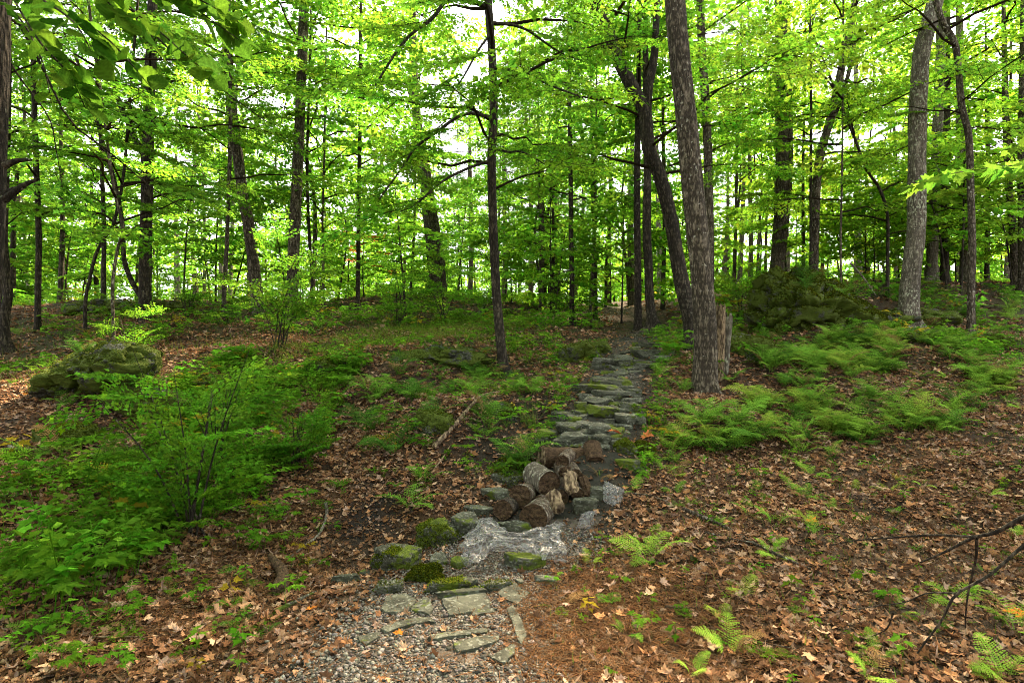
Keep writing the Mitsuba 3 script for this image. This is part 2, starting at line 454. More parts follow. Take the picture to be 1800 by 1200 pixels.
def moss_tufts(mesh, amount, seed, size=0.012, up=0.1, cut=0.5):
    """Short moss blades on the patches of the stone that face up and where the moss noise is high."""
    rng = RNG(seed)
    v, f = mesh
    a, b, c = v[f[:, 0]], v[f[:, 1]], v[f[:, 2]]
    n = np.cross(b - a, c - a); ar = np.linalg.norm(n, axis=1); n = n / (ar[:, None] + 1e-12)
    n = np.where((n * (a - v.mean(0))).sum(1, keepdims=True) < 0, -n, n)
    w = ar * (n[:, 2] > up)
    if w.sum() == 0:
        return None
    k = rng.choice(len(f), int(amount), p=w / w.sum())
    u = rng.uniform(0, 1, (len(k), 2)); fl = u.sum(1) > 1; u[fl] = 1 - u[fl]
    p = a[k] + (b - a)[k] * u[:, :1] + (c - a)[k] * u[:, 1:]
    keep = meshkit.fbm(p * 4.5 + [7, 0, 0], 3, seed) > cut
    p, nn = p[keep], n[k][keep]
    d = frames(nn + rng.normal(0, 0.5, p.shape), np.tile([1.0, 0, 0], (len(p), 1)), rng, 1.0)
    tv = np.array([[0, -0.25, 0], [0, 0.25, 0], [1.0, 0.1, 0], [0.5, 0, 0.3]]); tf = np.array([[0, 1, 2], [0, 3, 2]])
    sc = size * rng.uniform(0.5, 1.4, len(p))
    col = np.array([0.14, 0.18, 0.016]) * (0.5 if cut < .45 else .9) * rng.uniform(0.5, 1.35, (len(p), 1)) * (1 + rng.normal(0, 0.08, (len(p), 3)))
    return scatter(tv, tf, d * sc[:, None, None], p - nn * 0.002, col)


def bed(px0, px1, pyb, aspect, thick, seed, yaw=0.0, tilt=0.0, pitch=0.0, sub=3, flat=True, lift=0.55, rough=0.04, push=1.0):
    """A stone whose foot shows at row pyb between columns px0 and px1; thick in metres, aspect = depth over width."""
    p = hit((px0 + px1) / 2, pyb)
    w = (px1 - px0) / F * p[1]
    v, f = rock(w / 2, w / 2 * aspect, thick / 2, seed, sub, rough=rough, flat=flat)
    v = turned(v, yaw, pitch, tilt)
    c = np.array([p[0] * (1 + 0.0), p[1] + w / 2 * aspect * push, 0])
    c[2] = H(c[0], c[1])
    base = min(c[2], p[2] + 0.25 * thick + 0.25 * (c[2] - p[2]))
    return v + [c[0], c[1], base + thick * (lift - 0.5) + 0.0], f


# the path: gravel sheet, flagstones, steps
yy = np.linspace(2.0, 4.6, 53)
rows = []
for y in yy:
    c, w = path_x(y)
    xs = c + np.linspace(-1, 1, 27) * (w * .82 + 0.12 * (meshkit.noise(np.array([[y * 3, 1.5, 0]]), 3)[0] - 0.3))
    rows.append(np.stack([xs, np.full(27, y), H(xs, np.full(27, y)) + 0.006], 1))
pv = np.vstack(rows)
i, j = np.meshgrid(np.arange(52), np.arange(26), indexing='ij')
pq = np.stack([i * 27 + j, i * 27 + j + 1, (i + 1) * 27 + j + 1, (i + 1) * 27 + j], -1).reshape(-1, 4)
pn = meshkit.noise(pv * 60, 4)[:, None]; pm = meshkit.fbm(pv * 3, 3, 8)[:, None]
put('stone_path', (pv, pq), 'soil', smooth=True, color=np.array([0.026, 0.020, 0.015]) + np.array([0.06, 0.052, 0.045]) * pn * np.clip(pm * 1.6, 0.3, 1.2))
labels['stone_path'] = {'label': 'gravel path with flat grey flagstones leading to the steps', 'kind': 'structure'}

FLAGS = [  # outlines in the picture
    [(669, 1080), (679, 1056), (712, 1052), (732, 1060), (720, 1078), (700, 1086), (678, 1084)],
    [(722, 1080), (736, 1060), (752, 1056), (763, 1078), (754, 1088), (740, 1085)],
    [(776, 1064), (816, 1046), (852, 1044), (864, 1068), (860, 1080), (838, 1085), (792, 1087), (778, 1074)],
    [(874, 1050), (892, 1032), (904, 1030), (916, 1044), (932, 1048), (920, 1060), (910, 1074), (894, 1068)],
    [(890, 1076), (902, 1072), (918, 1100), (926, 1130), (916, 1142), (910, 1134), (900, 1104)],
    [(797, 1138), (840, 1130), (877, 1124), (878, 1136), (840, 1148), (802, 1156)],
    [(860, 1166), (888, 1148), (904, 1142), (905, 1154), (888, 1176), (880, 1178)],
    [(668, 1114), (700, 1102), (730, 1094), (758, 1093), (766, 1098), (720, 1110), (680, 1120)],
    [(630, 1132), (654, 1120), (668, 1118), (666, 1130), (644, 1140), (632, 1138)],
    [(752, 1126), (784, 1120), (854, 1113), (854, 1120), (800, 1130), (760, 1134)],
    [(834, 1080), (868, 1078), (870, 1086), (830, 1088.5)],
]


def slab(outline, top, thick, seed, rough=0.006):
    """A flat stone with that outline (x, y), its rim chipped and bevelled."""
    poly = Polygon(outline).buffer(0)
    if poly.geom_type != 'Polygon':
        poly = max(poly.geoms, key=lambda g: g.area)
    ring = np.array(poly.exterior.segmentize(0.035).coords)[:-1]
    rng = RNG(seed)
    c = ring.mean(0)
    ring = ring + (meshkit.fbm(np.c_[ring * 14, np.zeros(len(ring))], 3, seed)[:, None] - 0.5) * (ring - c) * 0.16
    z = H(ring[:, 0], ring[:, 1])
    g = top(ring) if callable(top) else z + top
    n = len(ring)
    layers = [(1.0, -thick), (1.015, -0.010), (0.985, 0.0), (0.72, 0.002), (0.42, 0.001)]
    vs = []
    for s, dz in layers:
        p = c + (ring - c) * s
        vs.append(np.c_[p, (g if s > 0.8 else g.mean() + (g - g.mean()) * s) + dz + (meshkit.fbm(np.c_[p * 22, np.full(n, seed)], 3, 2) - 0.5) * rough * 2])
    v = np.vstack(vs + [[[c[0], c[1], g.mean() + 0.002]]])
    k = np.arange(n); k2_ = (k + 1) % n
    f = []
    for L in range(len(layers) - 1):
        f += [np.stack([L * n + k, L * n + k2_, (L + 1) * n + k2_], 1), np.stack([L * n + k, (L + 1) * n + k2_, (L + 1) * n + k], 1)]
    f.append(np.stack([(len(layers) - 1) * n + k, (len(layers) - 1) * n + k2_, np.full(n, len(v) - 1)], 1))
    f = np.vstack(f)
    if shapely.LinearRing(ring).is_ccw is False:
        f = f[:, ::-1]
    return v, f


for n_, o in enumerate(FLAGS):
    put(part('stone_path', 'flagstone'), slab([hit(*q_)[:2] for q_ in o], 0.022, 0.05, 100 + n_), 'slate', smooth=35)

STEPS = [  # px0, px1, foot row, aspect, thickness, tilt, material, yaw
    (1115, 1160, 613, 0.8, 0.10, 0, 'slate_mossy', 0.1), (1115, 1183, 630, 0.6, 0.13, 0, 'slate_mossy', 0.0), (1146, 1182, 637, 0.8, 0.09, 0, 'slate', 0.1),
    (1078, 1118, 648, 0.8, 0.13, 0.1, 'slate_mossy', 0.2), (1118, 1160, 652, 0.8, 0.08, 0, 'slate', -0.1), (1033, 1113, 684, 0.7, 0.10, 0.0, 'slate_mossy', 0.05),
    (1010, 1098, 695, 0.6, 0.09, 0.0, 'slate_mossy', -0.04), (1034, 1134, 704, 0.5, 0.075, 0.0, 'slate', -0.05), (1102, 1133, 698, 0.9, 0.07, 0, 'slate_mossy', 0.1),
    (1021, 1038, 706, 1.1, 0.08, 0, 'slate', 0.3), (1025, 1086, 717, 0.7, 0.075, 0, 'slate', 0.05), (1099, 1134, 716, 0.9, 0.075, 0, 'slate', 0.0),
    (1012, 1034, 724, 1.1, 0.10, 0, 'slate_mossy', 0.4), (1097, 1134, 733, 0.9, 0.12, 0.1, 'slate_mossy', -0.1), (1028, 1101, 740, 0.6, 0.11, 0.05, 'slate_mossy', -0.12),
    (966, 1006, 744, 0.7, 0.10, 0.15, 'slate_mossy', 0.3), (1084, 1119, 754, 0.9, 0.12, 0.1, 'slate', 0.2), (1103, 1137, 751, 0.8, 0.07, 0.35, 'slate', -0.7),
    (999, 1021, 752, 1.2, 0.10, 0.2, 'slate_mossy', 0.4), (1016, 1043, 759, 1.2, 0.07, 0.1, 'slate', 0.0), (982, 1028, 769, 0.8, 0.11, 0.1, 'slate_mossy', 0.1),
    (1033, 1074, 773, 0.9, 0.12, 0.12, 'slate', -0.2), (1059, 1090, 772, 0.8, 0.06, 0.3, 'slate', 0.4), (949, 981, 784, 1.0, 0.12, 0.15, 'slate_mossy', 0.3),
    (982, 1036, 788, 0.8, 0.10, 0.12, 'slate', -0.05), (971, 1018, 797, 0.8, 0.09, 0.1, 'slate_mossy', 0.1), (1040, 1076, 790, 0.8, 0.09, 0.1, 'slate_mossy', 0.1),
]
for n_, (x0, x1, yb, asp, th, tilt, mat, yaw) in enumerate(STEPS):
    put(part('stone_steps', 'slab'), bed(x0 - 4, x1 + 5, yb, asp, th * 1.2, 300 + n_, yaw, tilt, RNG(n_).uniform(-.10, .10), sub=4, lift=0.75), mat, smooth=40)
rng = RNG(350)
for n_ in range(120):
    yb = rng.uniform(612, 800); c = np.interp(yb, [612, 650, 690, 740, 800], [1140, 1105, 1072, 1065, 1020]); w = np.interp(yb, [612, 800], [30, 50])
    px = c + rng.uniform(-1.1, 1.1) * w; hw = rng.uniform(.2, .55) * w
    put(part('stone_steps', 'slab'), bed(px - hw, px + hw, yb, rng.uniform(.5, 1.1), rng.uniform(.035, .08), 360 + n_, rng.uniform(-.45, .45), rng.uniform(-.12, .30), rng.uniform(-.2, .2), sub=3, lift=.5), 'slate' if rng.uniform() < .45 else 'slate_mossy', smooth=40)
labels['stone_steps'] = {'label': 'rough steps of stacked mossy slate slabs climbing the slope', 'category': 'steps'}

ROCKS = [  # px0, px1, foot row, aspect, height, flat, material, moss blades, tilt, label
    (786, 850, 946, 0.9, 0.21, True, 'slate', 0, 0.25, 'angular pale grey boulder left of the logs, behind the plastic sheet'),
    (720, 812, 966, 0.75, 0.27, False, 'slate_mossy', 3500, 0.0, 'moss-draped boulder beside the dark wet hollow'),
    (640, 746, 1010, 0.7, 0.22, True, 'slate_mossy', 4500, 0.1, 'low boulder half covered in thick bright moss, by the gravel'),
    (700, 792, 1032, 0.5, 0.14, False, 'rock_mossy', 4500, 0.0, 'rounded moss cushion stone at the head of the gravel'),
    (748, 792, 999, 0.9, 0.07, True, 'slate', 0, 0.3, 'bare grey pentagonal slab leaning between the mossy boulders'),
    (785, 822, 1006, 0.9, 0.09, True, 'slate_mossy', 500, 0.15, 'small slab with a moss spot tucked against the plastic'),
    (858, 932, 859, 0.7, 0.12, True, 'slate_mossy', 700, 0.12, 'tilted slab with a mossy front left of the upper logs'),
    (846, 902, 884, 0.7, 0.11, True, 'slate', 0, 0.12, 'smooth blue-grey slab touching the middle log'),
    (812, 870, 913, 0.5, 0.07, True, 'slate', 0, 0.1, 'long pale slab pointing at the lowest left log'),
    (878, 938, 946, 0.7, 0.12, True, 'slate_mossy', 0, 0.1, 'greenish slab under the front log'),
    (1000, 1062, 906, 0.7, 0.14, True, 'slate_mossy', 0, 0.0, 'rounded grey-green stone right of the logs'),
    (1030, 1078, 884, 0.8, 0.13, True, 'slate', 0, 0.0, 'grey block wrapped by the far scrap of plastic'),
    (884, 962, 1010, 0.6, 0.13, True, 'slate_mossy', 0, 0.0, 'square-edged slab under the front edge of the plastic'),
    (940, 980, 1034, 0.8, 0.06, True, 'slate', 0, 0.1, 'loose blue-grey stone lying on the pine needles'),
    (905, 924, 1034, 1.0, 0.05, True, 'slate', 0, 0.1, 'small greenish cobble between flagstone and loose stone'),
    (648, 708, 1050, 0.7, 0.09, True, 'slate', 200, 0.1, 'lumpy grey stone on the gravel below the mossy boulders'),
    (625, 652, 1017, 0.8, 0.05, True, 'slate_mossy', 150, 0.1, 'little lichen-green stone at the gravel edge'),
    (575, 632, 1026, 0.35, 0.08, True, 'slate_mossy', 900, 0.0, 'narrow mossy stone at the left end of the path'),
    (738, 856, 1046, 0.22, 0.10, True, 'slate_mossy', 1200, 0.1, 'long mossy kerb slab, the upper of three'),
    (762, 872, 1056, 0.18, 0.07, True, 'slate_mossy', 700, 0.1, 'long mossy kerb slab, the middle of three'),
    (838, 906, 1046, 0.35, 0.08, True, 'slate', 300, 0.1, 'short kerb slab at the right of the long ones'),
    (862, 962, 838, 0.6, 0.28, False, 'rock_mossy', 5000, 0.0, 'mossy ledge left of the firewood logs'),
    (1080, 1120, 802, 0.9, 0.24, False, 'slate_mossy', 1800, 0.0, 'tall mossy block right of the steps'),
    (1108, 1160, 806, 0.8, 0.16, False, 'rock_mossy', 2400, 0.0, 'green mossy block beside the ferns and steps'),
    (1090, 1150, 832, 0.6, 0.12, True, 'slate_mossy', 0, 0.0, 'flat brown-grey stone below the green mossy block'),
    (716, 800, 774, 0.7, 0.42, False, 'rock_mossy', 1500, 0.0, 'dark mossy boulder between fern clumps on the left bank'),
    (850, 915, 738, 0.7, 0.26, False, 'rock_mossy', 1500, 0.0, 'dark mossy stone below the thin central tree'),
    (1038, 1084, 648, 0.8, 0.22, True, 'slate', 0, 0.15, 'bare rounded grey boulder at the top of the steps'),
    (975, 1062, 640, 0.8, 0.62, False, 'rock_mossy', 1500, 0.0, 'big mossy boulder beyond the steps, left of the path'),
    (1030, 1080, 622, 0.8, 0.40, False, 'rock_mossy', 0, 0.0, 'dark boulder behind the bare grey one'),
    (-25, 225, 730, 0.8, 0.85, False, 'rock_mossy', 6000, 0.1, 'broad mossy outcrop at the left edge below the rise'),
    (150, 300, 758, 0.7, 0.62, False, 'rock_mossy', 3000, 0.1, 'dark mossy outcrop next to the broad one'),
    (35, 160, 797, 0.5, 0.30, False, 'rock_mossy', 3500, 0.0, 'long low mossy stone among the left ferns'),
    (285, 420, 700, 0.6, 0.40, False, 'rock_mossy', 3500, 0.0, 'mossy hummock on the left slope above the airy bush'),
    (535, 625, 668, 0.7, 0.30, False, 'rock_mossy', 2500, 0.0, 'mossy mound in the middle of the left slope'),
    (690, 880, 652, 0.5, 0.50, False, 'rock_mossy', 3500, 0.0, 'long mossy ledge behind the thin central tree'),
    (60, 230, 556, 0.6, 0.60, False, 'rock_mossy', 2500, 0.0, 'mossy hump on the crest of the left rise'),
    (225, 330, 550, 0.6, 0.45, False, 'rock_mossy', 1500, 0.0, 'mossy hump at the foot of the forked dark tree'),
    (1325, 1570, 580, 0.55, 2.15, False, 'rock_mossy', 7000, 0.0, 'huge dark mossy boulder crowning the right slope'),
    (1285, 1400, 642, 0.7, 0.60, False, 'rock_mossy', 3500, 0.0, 'mossy boulder right of the two broken stumps'),
    (1530, 1760, 580, 0.4, 0.70, False, 'rock_mossy', 3000, 0.0, 'low mossy ledge behind the lichened leaning trunk'),
    (1585, 1668, 602, 0.6, 0.30, False, 'rock_mossy', 1800, 0.0, 'mossy stone at the foot of the lichened trunk'),
    (1745, 1800, 615, 0.8, 0.40, False, 'rock_mossy', 1000, 0.0, 'mossy stone at the right edge of the slope'),
]
TOPS = []
for n_, (x0, x1, yb, asp, ht, flat, mat, moss, tilt, lab) in enumerate(ROCKS):
    k_ = thing('stone' if ht < 0.15 else 'boulder', lab, 'rock')
    yaw = 0.0 if asp < 0.5 else RNG(n_).uniform(-0.3, 0.3)
    if 'kerb slab' in lab or 'narrow mossy stone' in lab:
        yaw = 0.30
    m_ = bed(x0, x1, yb, asp, ht, 500 + n_, yaw, tilt, sub=5 if (x1 - x0) > 150 else 4 if (x1 - x0) > 40 else 3, flat=flat, lift=0.62 if flat else 0.70 if 'outcrop' in lab or 'left ferns' in lab else 0.58, rough=0.05 if flat else 0.15 if (x1 - x0) > 150 else 0.10)
    put(k_, m_, mat, smooth=40)
    if 'huge' in lab or 'ledge' in lab or 'hump' in lab or 'outcrop' in lab:
        TOPS.append((lab, m_))
    if moss:
        tm = moss_tufts(m_, moss * (2.5 if 'huge' in lab else 1), n_, size=(0.010 + 0.0012 * hit((x0 + x1) / 2, yb)[1]) * (1.7 if 'huge' in lab else 1), cut=0.48 if mat == 'slate_mossy' else 0.33)
        if tm:
            put(part(k_, 'moss'), tm[:2], 'leaf_green', color=tm[2])
            labels[f'{k_}__moss'] = {'kind': 'stuff'}

# ------------------------------------------------------------------ firewood logs
def log(face, back, r, seed, bark_mat, lab, face_mat='rotten_wood', ell=1.0):
    """A log with its near cut face centred on face and its axis running to back (world points)."""
    k = thing('firewood_log', lab, 'log', 'firewood logs dumped on the stone steps')
    n = 14
    p = np.linspace(face, back, n)
    rng = RNG(seed)
    v, f = tube(p, np.full(n, r) * (1 + 0.03 * np.sin(np.arange(n))), 30, rough=0.12, seed=seed, freq=4)
    put(part(k, 'bark'), (v, f), bark_mat, smooth=50)
    ring = v[:30]
    c = np.asarray(face, float); ax = (np.asarray(face) - np.asarray(back)); ax = ax / np.linalg.norm(ax)
    vs = [ring + 0.0]
    for s in (0.93, 0.75, 0.55, 0.35, 0.15):
        q_ = c + (ring - c) * s
        vs.append(q_ + ax * ((meshkit.fbm(q_ * 30, 3, seed) - 0.62) * 0.045)[:, None])
    vv = np.vstack(vs + [c[None] - ax * 0.008])
    kk = np.arange(30); k2 = (kk + 1) % 30
    fs = []
    for L in range(5):
        fs += [np.stack([L * 30 + kk, (L + 1) * 30 + k2, L * 30 + k2], 1), np.stack([L * 30 + kk, (L + 1) * 30 + kk, (L + 1) * 30 + k2], 1)]
    fs.append(np.stack([150 + kk, np.full(30, 180), 150 + k2], 1))
    put(part(k, 'cut_face'), (vv, np.vstack(fs)), face_mat, smooth=30)
    k3 = np.arange(30)
    cap = np.vstack([v[-30:], [back]])
    put(part(k, 'far_face'), (cap, np.stack([k3, (k3 + 1) % 30, np.full(30, 30)], 1)), face_mat)
    return k


def split_piece(a, b, w, seed, lab, mat='split_wood'):
    """A splintered length of split wood from a to b."""
    k = thing('split_log', lab, 'log', 'firewood logs dumped on the stone steps')
    a, b = np.asarray(a, float), np.asarray(b, float)
    d = b - a; L = np.linalg.norm(d); d /= L
    rng = RNG(seed)
    s = np.cross(d, [0.2, 1, 0.1]); s /= np.linalg.norm(s); u = np.cross(s, d)
    n, m = 10, 14
    ang = np.arange(m) / m * 2 * np.pi
    rad = 1 + 0.35 * rng.uniform(-1, 1, m)
    rows_ = []
    for i_ in range(n):
        t_ = i_ / (n - 1)
        e = rng.uniform(-0.10, 0.10, m) * L if i_ in (0, n - 1) else np.zeros(m)
        prof = (0.55 if i_ in (0, n - 1) else 1) * (1 + 0.08 * rng.normal(size=m))
        rr = w * rad * prof
        rows_.append(a + d * (t_ * L + e)[:, None] + s * (np.cos(ang) * rr)[:, None] + u * (np.sin(ang) * rr * 0.7)[:, None])
    v = np.vstack(rows_ + [[a], [b]])
    kk = np.arange(m); k2 = (kk + 1) % m
    f = []
    for i_ in range(n - 1):
        f += [np.stack([i_ * m + kk, i_ * m + k2, (i_ + 1) * m + k2], 1), np.stack([i_ * m + kk, (i_ + 1) * m + k2, (i_ + 1) * m + kk], 1)]
    f += [np.stack([np.full(m, n * m), k2, kk], 1), np.stack([np.full(m, n * m + 1), (n - 1) * m + kk, (n - 1) * m + k2], 1)]
    put(k, (v, np.vstack(f)), mat)
    return k


log(at(937, 911, 4.45), at(958, 893, 4.85), 0.112, 1, 'log_bark', 'hollowed log with pale bark at the front of the woodpile')
log(at(884, 896, 4.55), at(905, 886, 4.95), 0.080, 2, 'bark_dark', 'small dark log low at the left end of the woodpile')
log(at(914, 873, 4.75), at(940, 864, 5.15), 0.098, 3, 'log_bark', 'dark round log resting on the front two logs')
log(at(965, 850, 4.85), at(937, 832, 5.10), 0.108, 4, 'bark_grey', 'barkless grey log lying across the top with its brown end showing')
log(at(1016, 869, 4.85), at(1002, 852, 5.2), 0.055, 5, 'log_bark', 'thin log poking out at the right of the woodpile')
log(at(950, 804, 5.45), at(1022, 806, 5.65), 0.105, 6, 'rotten_wood', 'rotten log lying crosswise at the back of the woodpile', 'split_wood')
log(at(1046, 812, 5.45), at(1040, 782, 5.6), 0.085, 7, 'rotten_wood', 'dark upright chunk at the back right of the woodpile')
log(at(1000, 860, 4.95), at(985, 820, 5.3), 0.070, 8, 'log_bark', 'brown log behind the splintered pieces')
log(at(948, 884, 4.72), at(962, 876, 5.1), 0.062, 21, 'log_bark', 'small log wedged between the front log and the dark round one')
log(at(986, 874, 4.82), at(990, 858, 5.15), 0.066, 22, 'bark_dark', 'dark-ended log tucked behind the splintered pale piece')
log(at(1012, 836, 5.0), at(1004, 822, 5.3), 0.062, 23, 'log_bark', 'small log end showing under the dark upright chunk')
log(at(988, 812, 5.2), at(1000, 800, 5.45), 0.066, 24, 'log_bark', 'log end against the crosswise rotten log')
split_piece(at(972, 862, 4.72), at(984, 900, 4.62), 0.055, 11, 'splintered pale piece leaning against the front log')
split_piece(at(1000, 828, 4.95), at(1006, 866, 4.75), 0.05, 12, 'splintered upright piece in the middle of the woodpile')
split_piece(at(1024, 836, 5.0), at(1036, 872, 4.85), 0.035, 13, 'dark sliver of wood leaning at the right of the woodpile', 'rotten_wood')
split_piece(at(985, 828, 5.05), at(1020, 838, 5.1), 0.05, 14, 'brown crumbling piece on top of the woodpile', 'rotten_wood')

# ------------------------------------------------------------------ crumpled plastic film
def film(columns, seed, lab, wr=0.03):
    """A crumpled sheet through columns of (px top, py top, px foot, py foot, depth top, depth foot)."""
    c = np.array(columns, float)
    nu, nv = 150, 70
    top = resample(np.array([at(a[0], a[1], a[4]) for a in c]), nu)
    foot = resample(np.array([at(a[2], a[3], a[5]) for a in c]), nu)
    s = np.linspace(0, 1, nv)[None, :, None]
    g = top[:, None] * (1 - s) + foot[:, None] * s
    U, V = np.meshgrid(np.linspace(0, 1, nu), np.linspace(0, 1, nv), indexing='ij')
    ridge = lambda a, b, sd: (1 - np.abs(meshkit.fbm(np.stack([a, b, U * 0 + sd], -1), 2, sd) - .5) * 3.2).clip(0, 1) ** 2
    h = .55 * ridge(U * 3 + V * 1.0, V * 3.0 - U * 1.5, seed) + .34 * ridge(U * 4, V * 9 + U * 2, seed + 1) + .16 * ridge(U * 12, V * 7, seed + 2) + .5 * meshkit.fbm(np.stack([U * 5, V * 2.5, U * 0], -1), 2, seed + 4)
    g[..., 1] -= h * wr * .9 + .03
    g[..., 2] += h * wr * .7 + .07 * np.sin(V * np.pi) + .02
    g[..., 0] += (meshkit.fbm(np.stack([U * 12, V * 6, U * 0], -1), 3, seed + 3) - .5) * wr * 1.2
    rim = np.minimum.reduce([U, 1 - U, V * .5, (1 - V) * .5])
    g[..., 2] += np.where(rim < .06, (meshkit.fbm(np.stack([U * 26, V * 12, U * 0], -1), 2, seed + 6) - .5) * .03, 0)
    i, j = np.meshgrid(np.arange(nu - 1), np.arange(nv - 1), indexing='ij')
    f = np.stack([i * nv + j, i * nv + j + 1, (i + 1) * nv + j + 1, (i + 1) * nv + j], -1).reshape(-1, 4)
    k = thing('plastic_sheet', lab, 'plastic sheet', 'scraps of clear plastic film')
    put(k, (g.reshape(-1, 3), f), 'plastic_film', smooth=True, uv=np.stack([U, V], -1).reshape(-1, 2))


film([(818, 950, 817, 1000, 4.10, 3.75), (838, 936, 832, 1000, 4.20, 3.74), (853, 916, 850, 990, 4.32, 3.78), (880, 935, 862, 978, 4.25, 3.85), (903, 952, 905, 975, 4.10, 3.88),
      (925, 946, 930, 978, 4.15, 3.88), (950, 934, 948, 984, 4.25, 3.85), (972, 926, 968, 992, 4.3, 3.80), (990, 928, 993, 990, 4.3, 3.82)], 3, 'large crumpled clear plastic sheet draped over the stones in front of the logs', 0.075)
film([(1062, 852, 1058, 884, 4.95, 4.75), (1078, 858, 1074, 892, 4.9, 4.70), (1098, 872, 1090, 888, 4.85, 4.72)], 5, 'scrap of clear plastic over the grey block right of the logs', 0.025)
film([(1030, 915, 1012, 930, 4.55, 4.45), (1040, 906, 1030, 932, 4.6, 4.44), (1048, 910, 1042, 924, 4.6, 4.48)], 7, 'smallest scrap of clear plastic, twisted on the leaf litter', 0.025)

# ------------------------------------------------------------------ leaves and sprays
def leaf_shape(level):
    """A leaf one unit long along x, in the xy plane, a little folded."""
    if level == 0:
        o = [(0, 0), (-0.06, .30), (.16, .22), (.40, .50), (.52, .22), (1, 0), (.52, -.22), (.40, -.50), (.16, -.22), (-0.06, -.30)]
    elif level == 1:
        o = [(0, 0), (.36, .46), (.52, .20), (1, 0), (.52, -.20), (.36, -.46)]
    else:
        o = [(0, 0), (.45, .40), (1, 0), (.45, -.40)]
    o = np.array(o, float)
    z = 0.16 * np.abs(o[:, 1]) - 0.10 * o[:, 0] ** 2
    return np.c_[o, z], np.array([(0, k, k + 1) for k in range(1, len(o) - 1)])


TWIG = np.array([0.045, 0.033, 0.024])


def make_spray(seed, L=1.2, leaf=0.10, level=1, twigs=8, flat=0.25):
    """A flat spray of twigs and leaves, L metres long along x, lying about the xy plane. Returns (v, f, factor per vertex, is twig)."""
    rng = RNG(seed)
    segs, lv = [], []
    main = np.array([[t * L, 0.06 * L * math.sin(3 * t + seed), -0.10 * L * t * t] for t in np.linspace(0, 1, 6)])
    lines = [main]
    for k in range(twigs):
        t = 0.12 + 0.8 * (k + rng.uniform(0, .6)) / twigs
        o = np.array([np.interp(t, np.linspace(0, 1, 6), main[:, a]) for a in range(3)])
        s = 1 if k % 2 else -1
        an = s * math.radians(rng.uniform(38, 65)); ln = L * (0.5 * (1 - t) + 0.16) * rng.uniform(.8, 1.2)
        lines.append(o + np.array([[u * ln * math.cos(an), u * ln * math.sin(an), -0.10 * ln * u * u + rng.normal(0, .02) * L * u] for u in np.linspace(0, 1, 4)]))
    pos, dirs = [], []
    for n_, l in enumerate(lines):
        if level < 2:
            segs.append(tube(l, np.linspace(0.006 if n_ == 0 else 0.0035, 0.0015, len(l)) * (1.3 if level else 1), 3))
        ln = np.linalg.norm(l[-1] - l[0]); m = max(2, int(ln / (leaf * 0.62)))
        for q_ in range(m):
            t = (q_ + 0.7) / m
            if n_ == 0 and t < 0.2:
                continue
            o = np.array([np.interp(t, np.linspace(0, 1, len(l)), l[:, a]) for a in range(3)])
            d0 = l[-1] - l[0]; base = math.atan2(d0[1], d0[0])
            for s in ((0,) if q_ == m - 1 else (1, -1)):
                a = base + s * math.radians(rng.uniform(35, 80)) + rng.normal(0, .15)
                dv = np.array([math.cos(a), math.sin(a), -rng.uniform(0.0, 0.5)])
                pos.append(o + dv * leaf * 0.25); dirs.append(dv)
    pos, dirs = np.array(pos), np.array(dirs)
    M = frames(dirs, np.tile([0, 0, 1.0], (len(dirs), 1)), rng, flat)
    tv, tf = leaf_shape(level)
    sc = leaf * rng.uniform(0.6, 1.25, len(pos))
    V, Fc = scatter(tv, tf, M * sc[:, None, None], pos)
    fac = np.repeat(rng.uniform(0.62, 1.35, (len(pos), 1)) * (1 + rng.normal(0, [.13, .05, .2], (len(pos), 3))), len(tv), 0)
    tw = np.zeros(len(V), bool)
    if segs:
        w = cat(segs)
        Fc = np.vstack([Fc, w[1] + len(V)]); V = np.vstack([V, w[0]])
        fac = np.vstack([fac, np.ones((len(w[0]), 3))]); tw = np.append(tw, np.ones(len(w[0]), bool))
    return V, Fc, fac, tw


def pine_spray(seed):
    rng = RNG(seed)
    lines = [np.array([[0, 0, 0], [.6, 0, .03], [1.2, 0, -.02]])]
    for k in range(10):
        t = .15 + .08 * k; a = math.radians(48) * (1 if k % 2 else -1); ln = .5 * (1.1 - t)
        lines.append(np.array([[t * 1.2, 0, 0], [t * 1.2 + ln * .5 * math.cos(a), ln * .5 * math.sin(a), .02], [t * 1.2 + ln * math.cos(a), ln * math.sin(a), .03]]))
    tv = np.array([[0, -.018, 0], [0, .018, 0], [1, 0, 0.0]]); tf = np.array([[0, 1, 2]])
    P_, D_ = [], []
    for l in lines:
        d = l[-1] - l[0]; d = d / np.linalg.norm(d)
        for t in np.linspace(.3, 1, 6):
            for q_ in range(5):
                P_.append(along(l, t)); D_.append(d + rng.normal(0, .55, 3))
    D_ = np.array(D_)
    V, Fc = scatter(tv * .17, tf, frames(D_, np.tile([0, 0, 1.0], (len(D_), 1)), rng, 1), np.array(P_))
    n = len(V); w = cat([tube(l, .005, 3) for l in lines])
    return np.vstack([V, w[0]]), np.vstack([Fc, w[1] + n]), np.append(np.repeat(rng.uniform(.7, 1.3, len(P_)), 3), np.ones(len(w[0]))), np.append(np.zeros(n, bool), np.ones(len(w[0]), bool))


SPRAYS = {0: [make_spray(10 + k, 1.0, 0.095, 0, 8, .4) for k in range(6)],
          1: [make_spray(20 + k, 1.1, 0.088, 1, 8, .42) for k in range(6)],
          2: [make_spray(30 + k, 1.2, 0.155, 2, 5, 0.5) for k in range(6)],
          3: [make_spray(40 + k, 1.6, 0.34, 2, 5, 0.45) for k in range(6)], 4: [pine_spray(50 + k) for k in range(4)]}


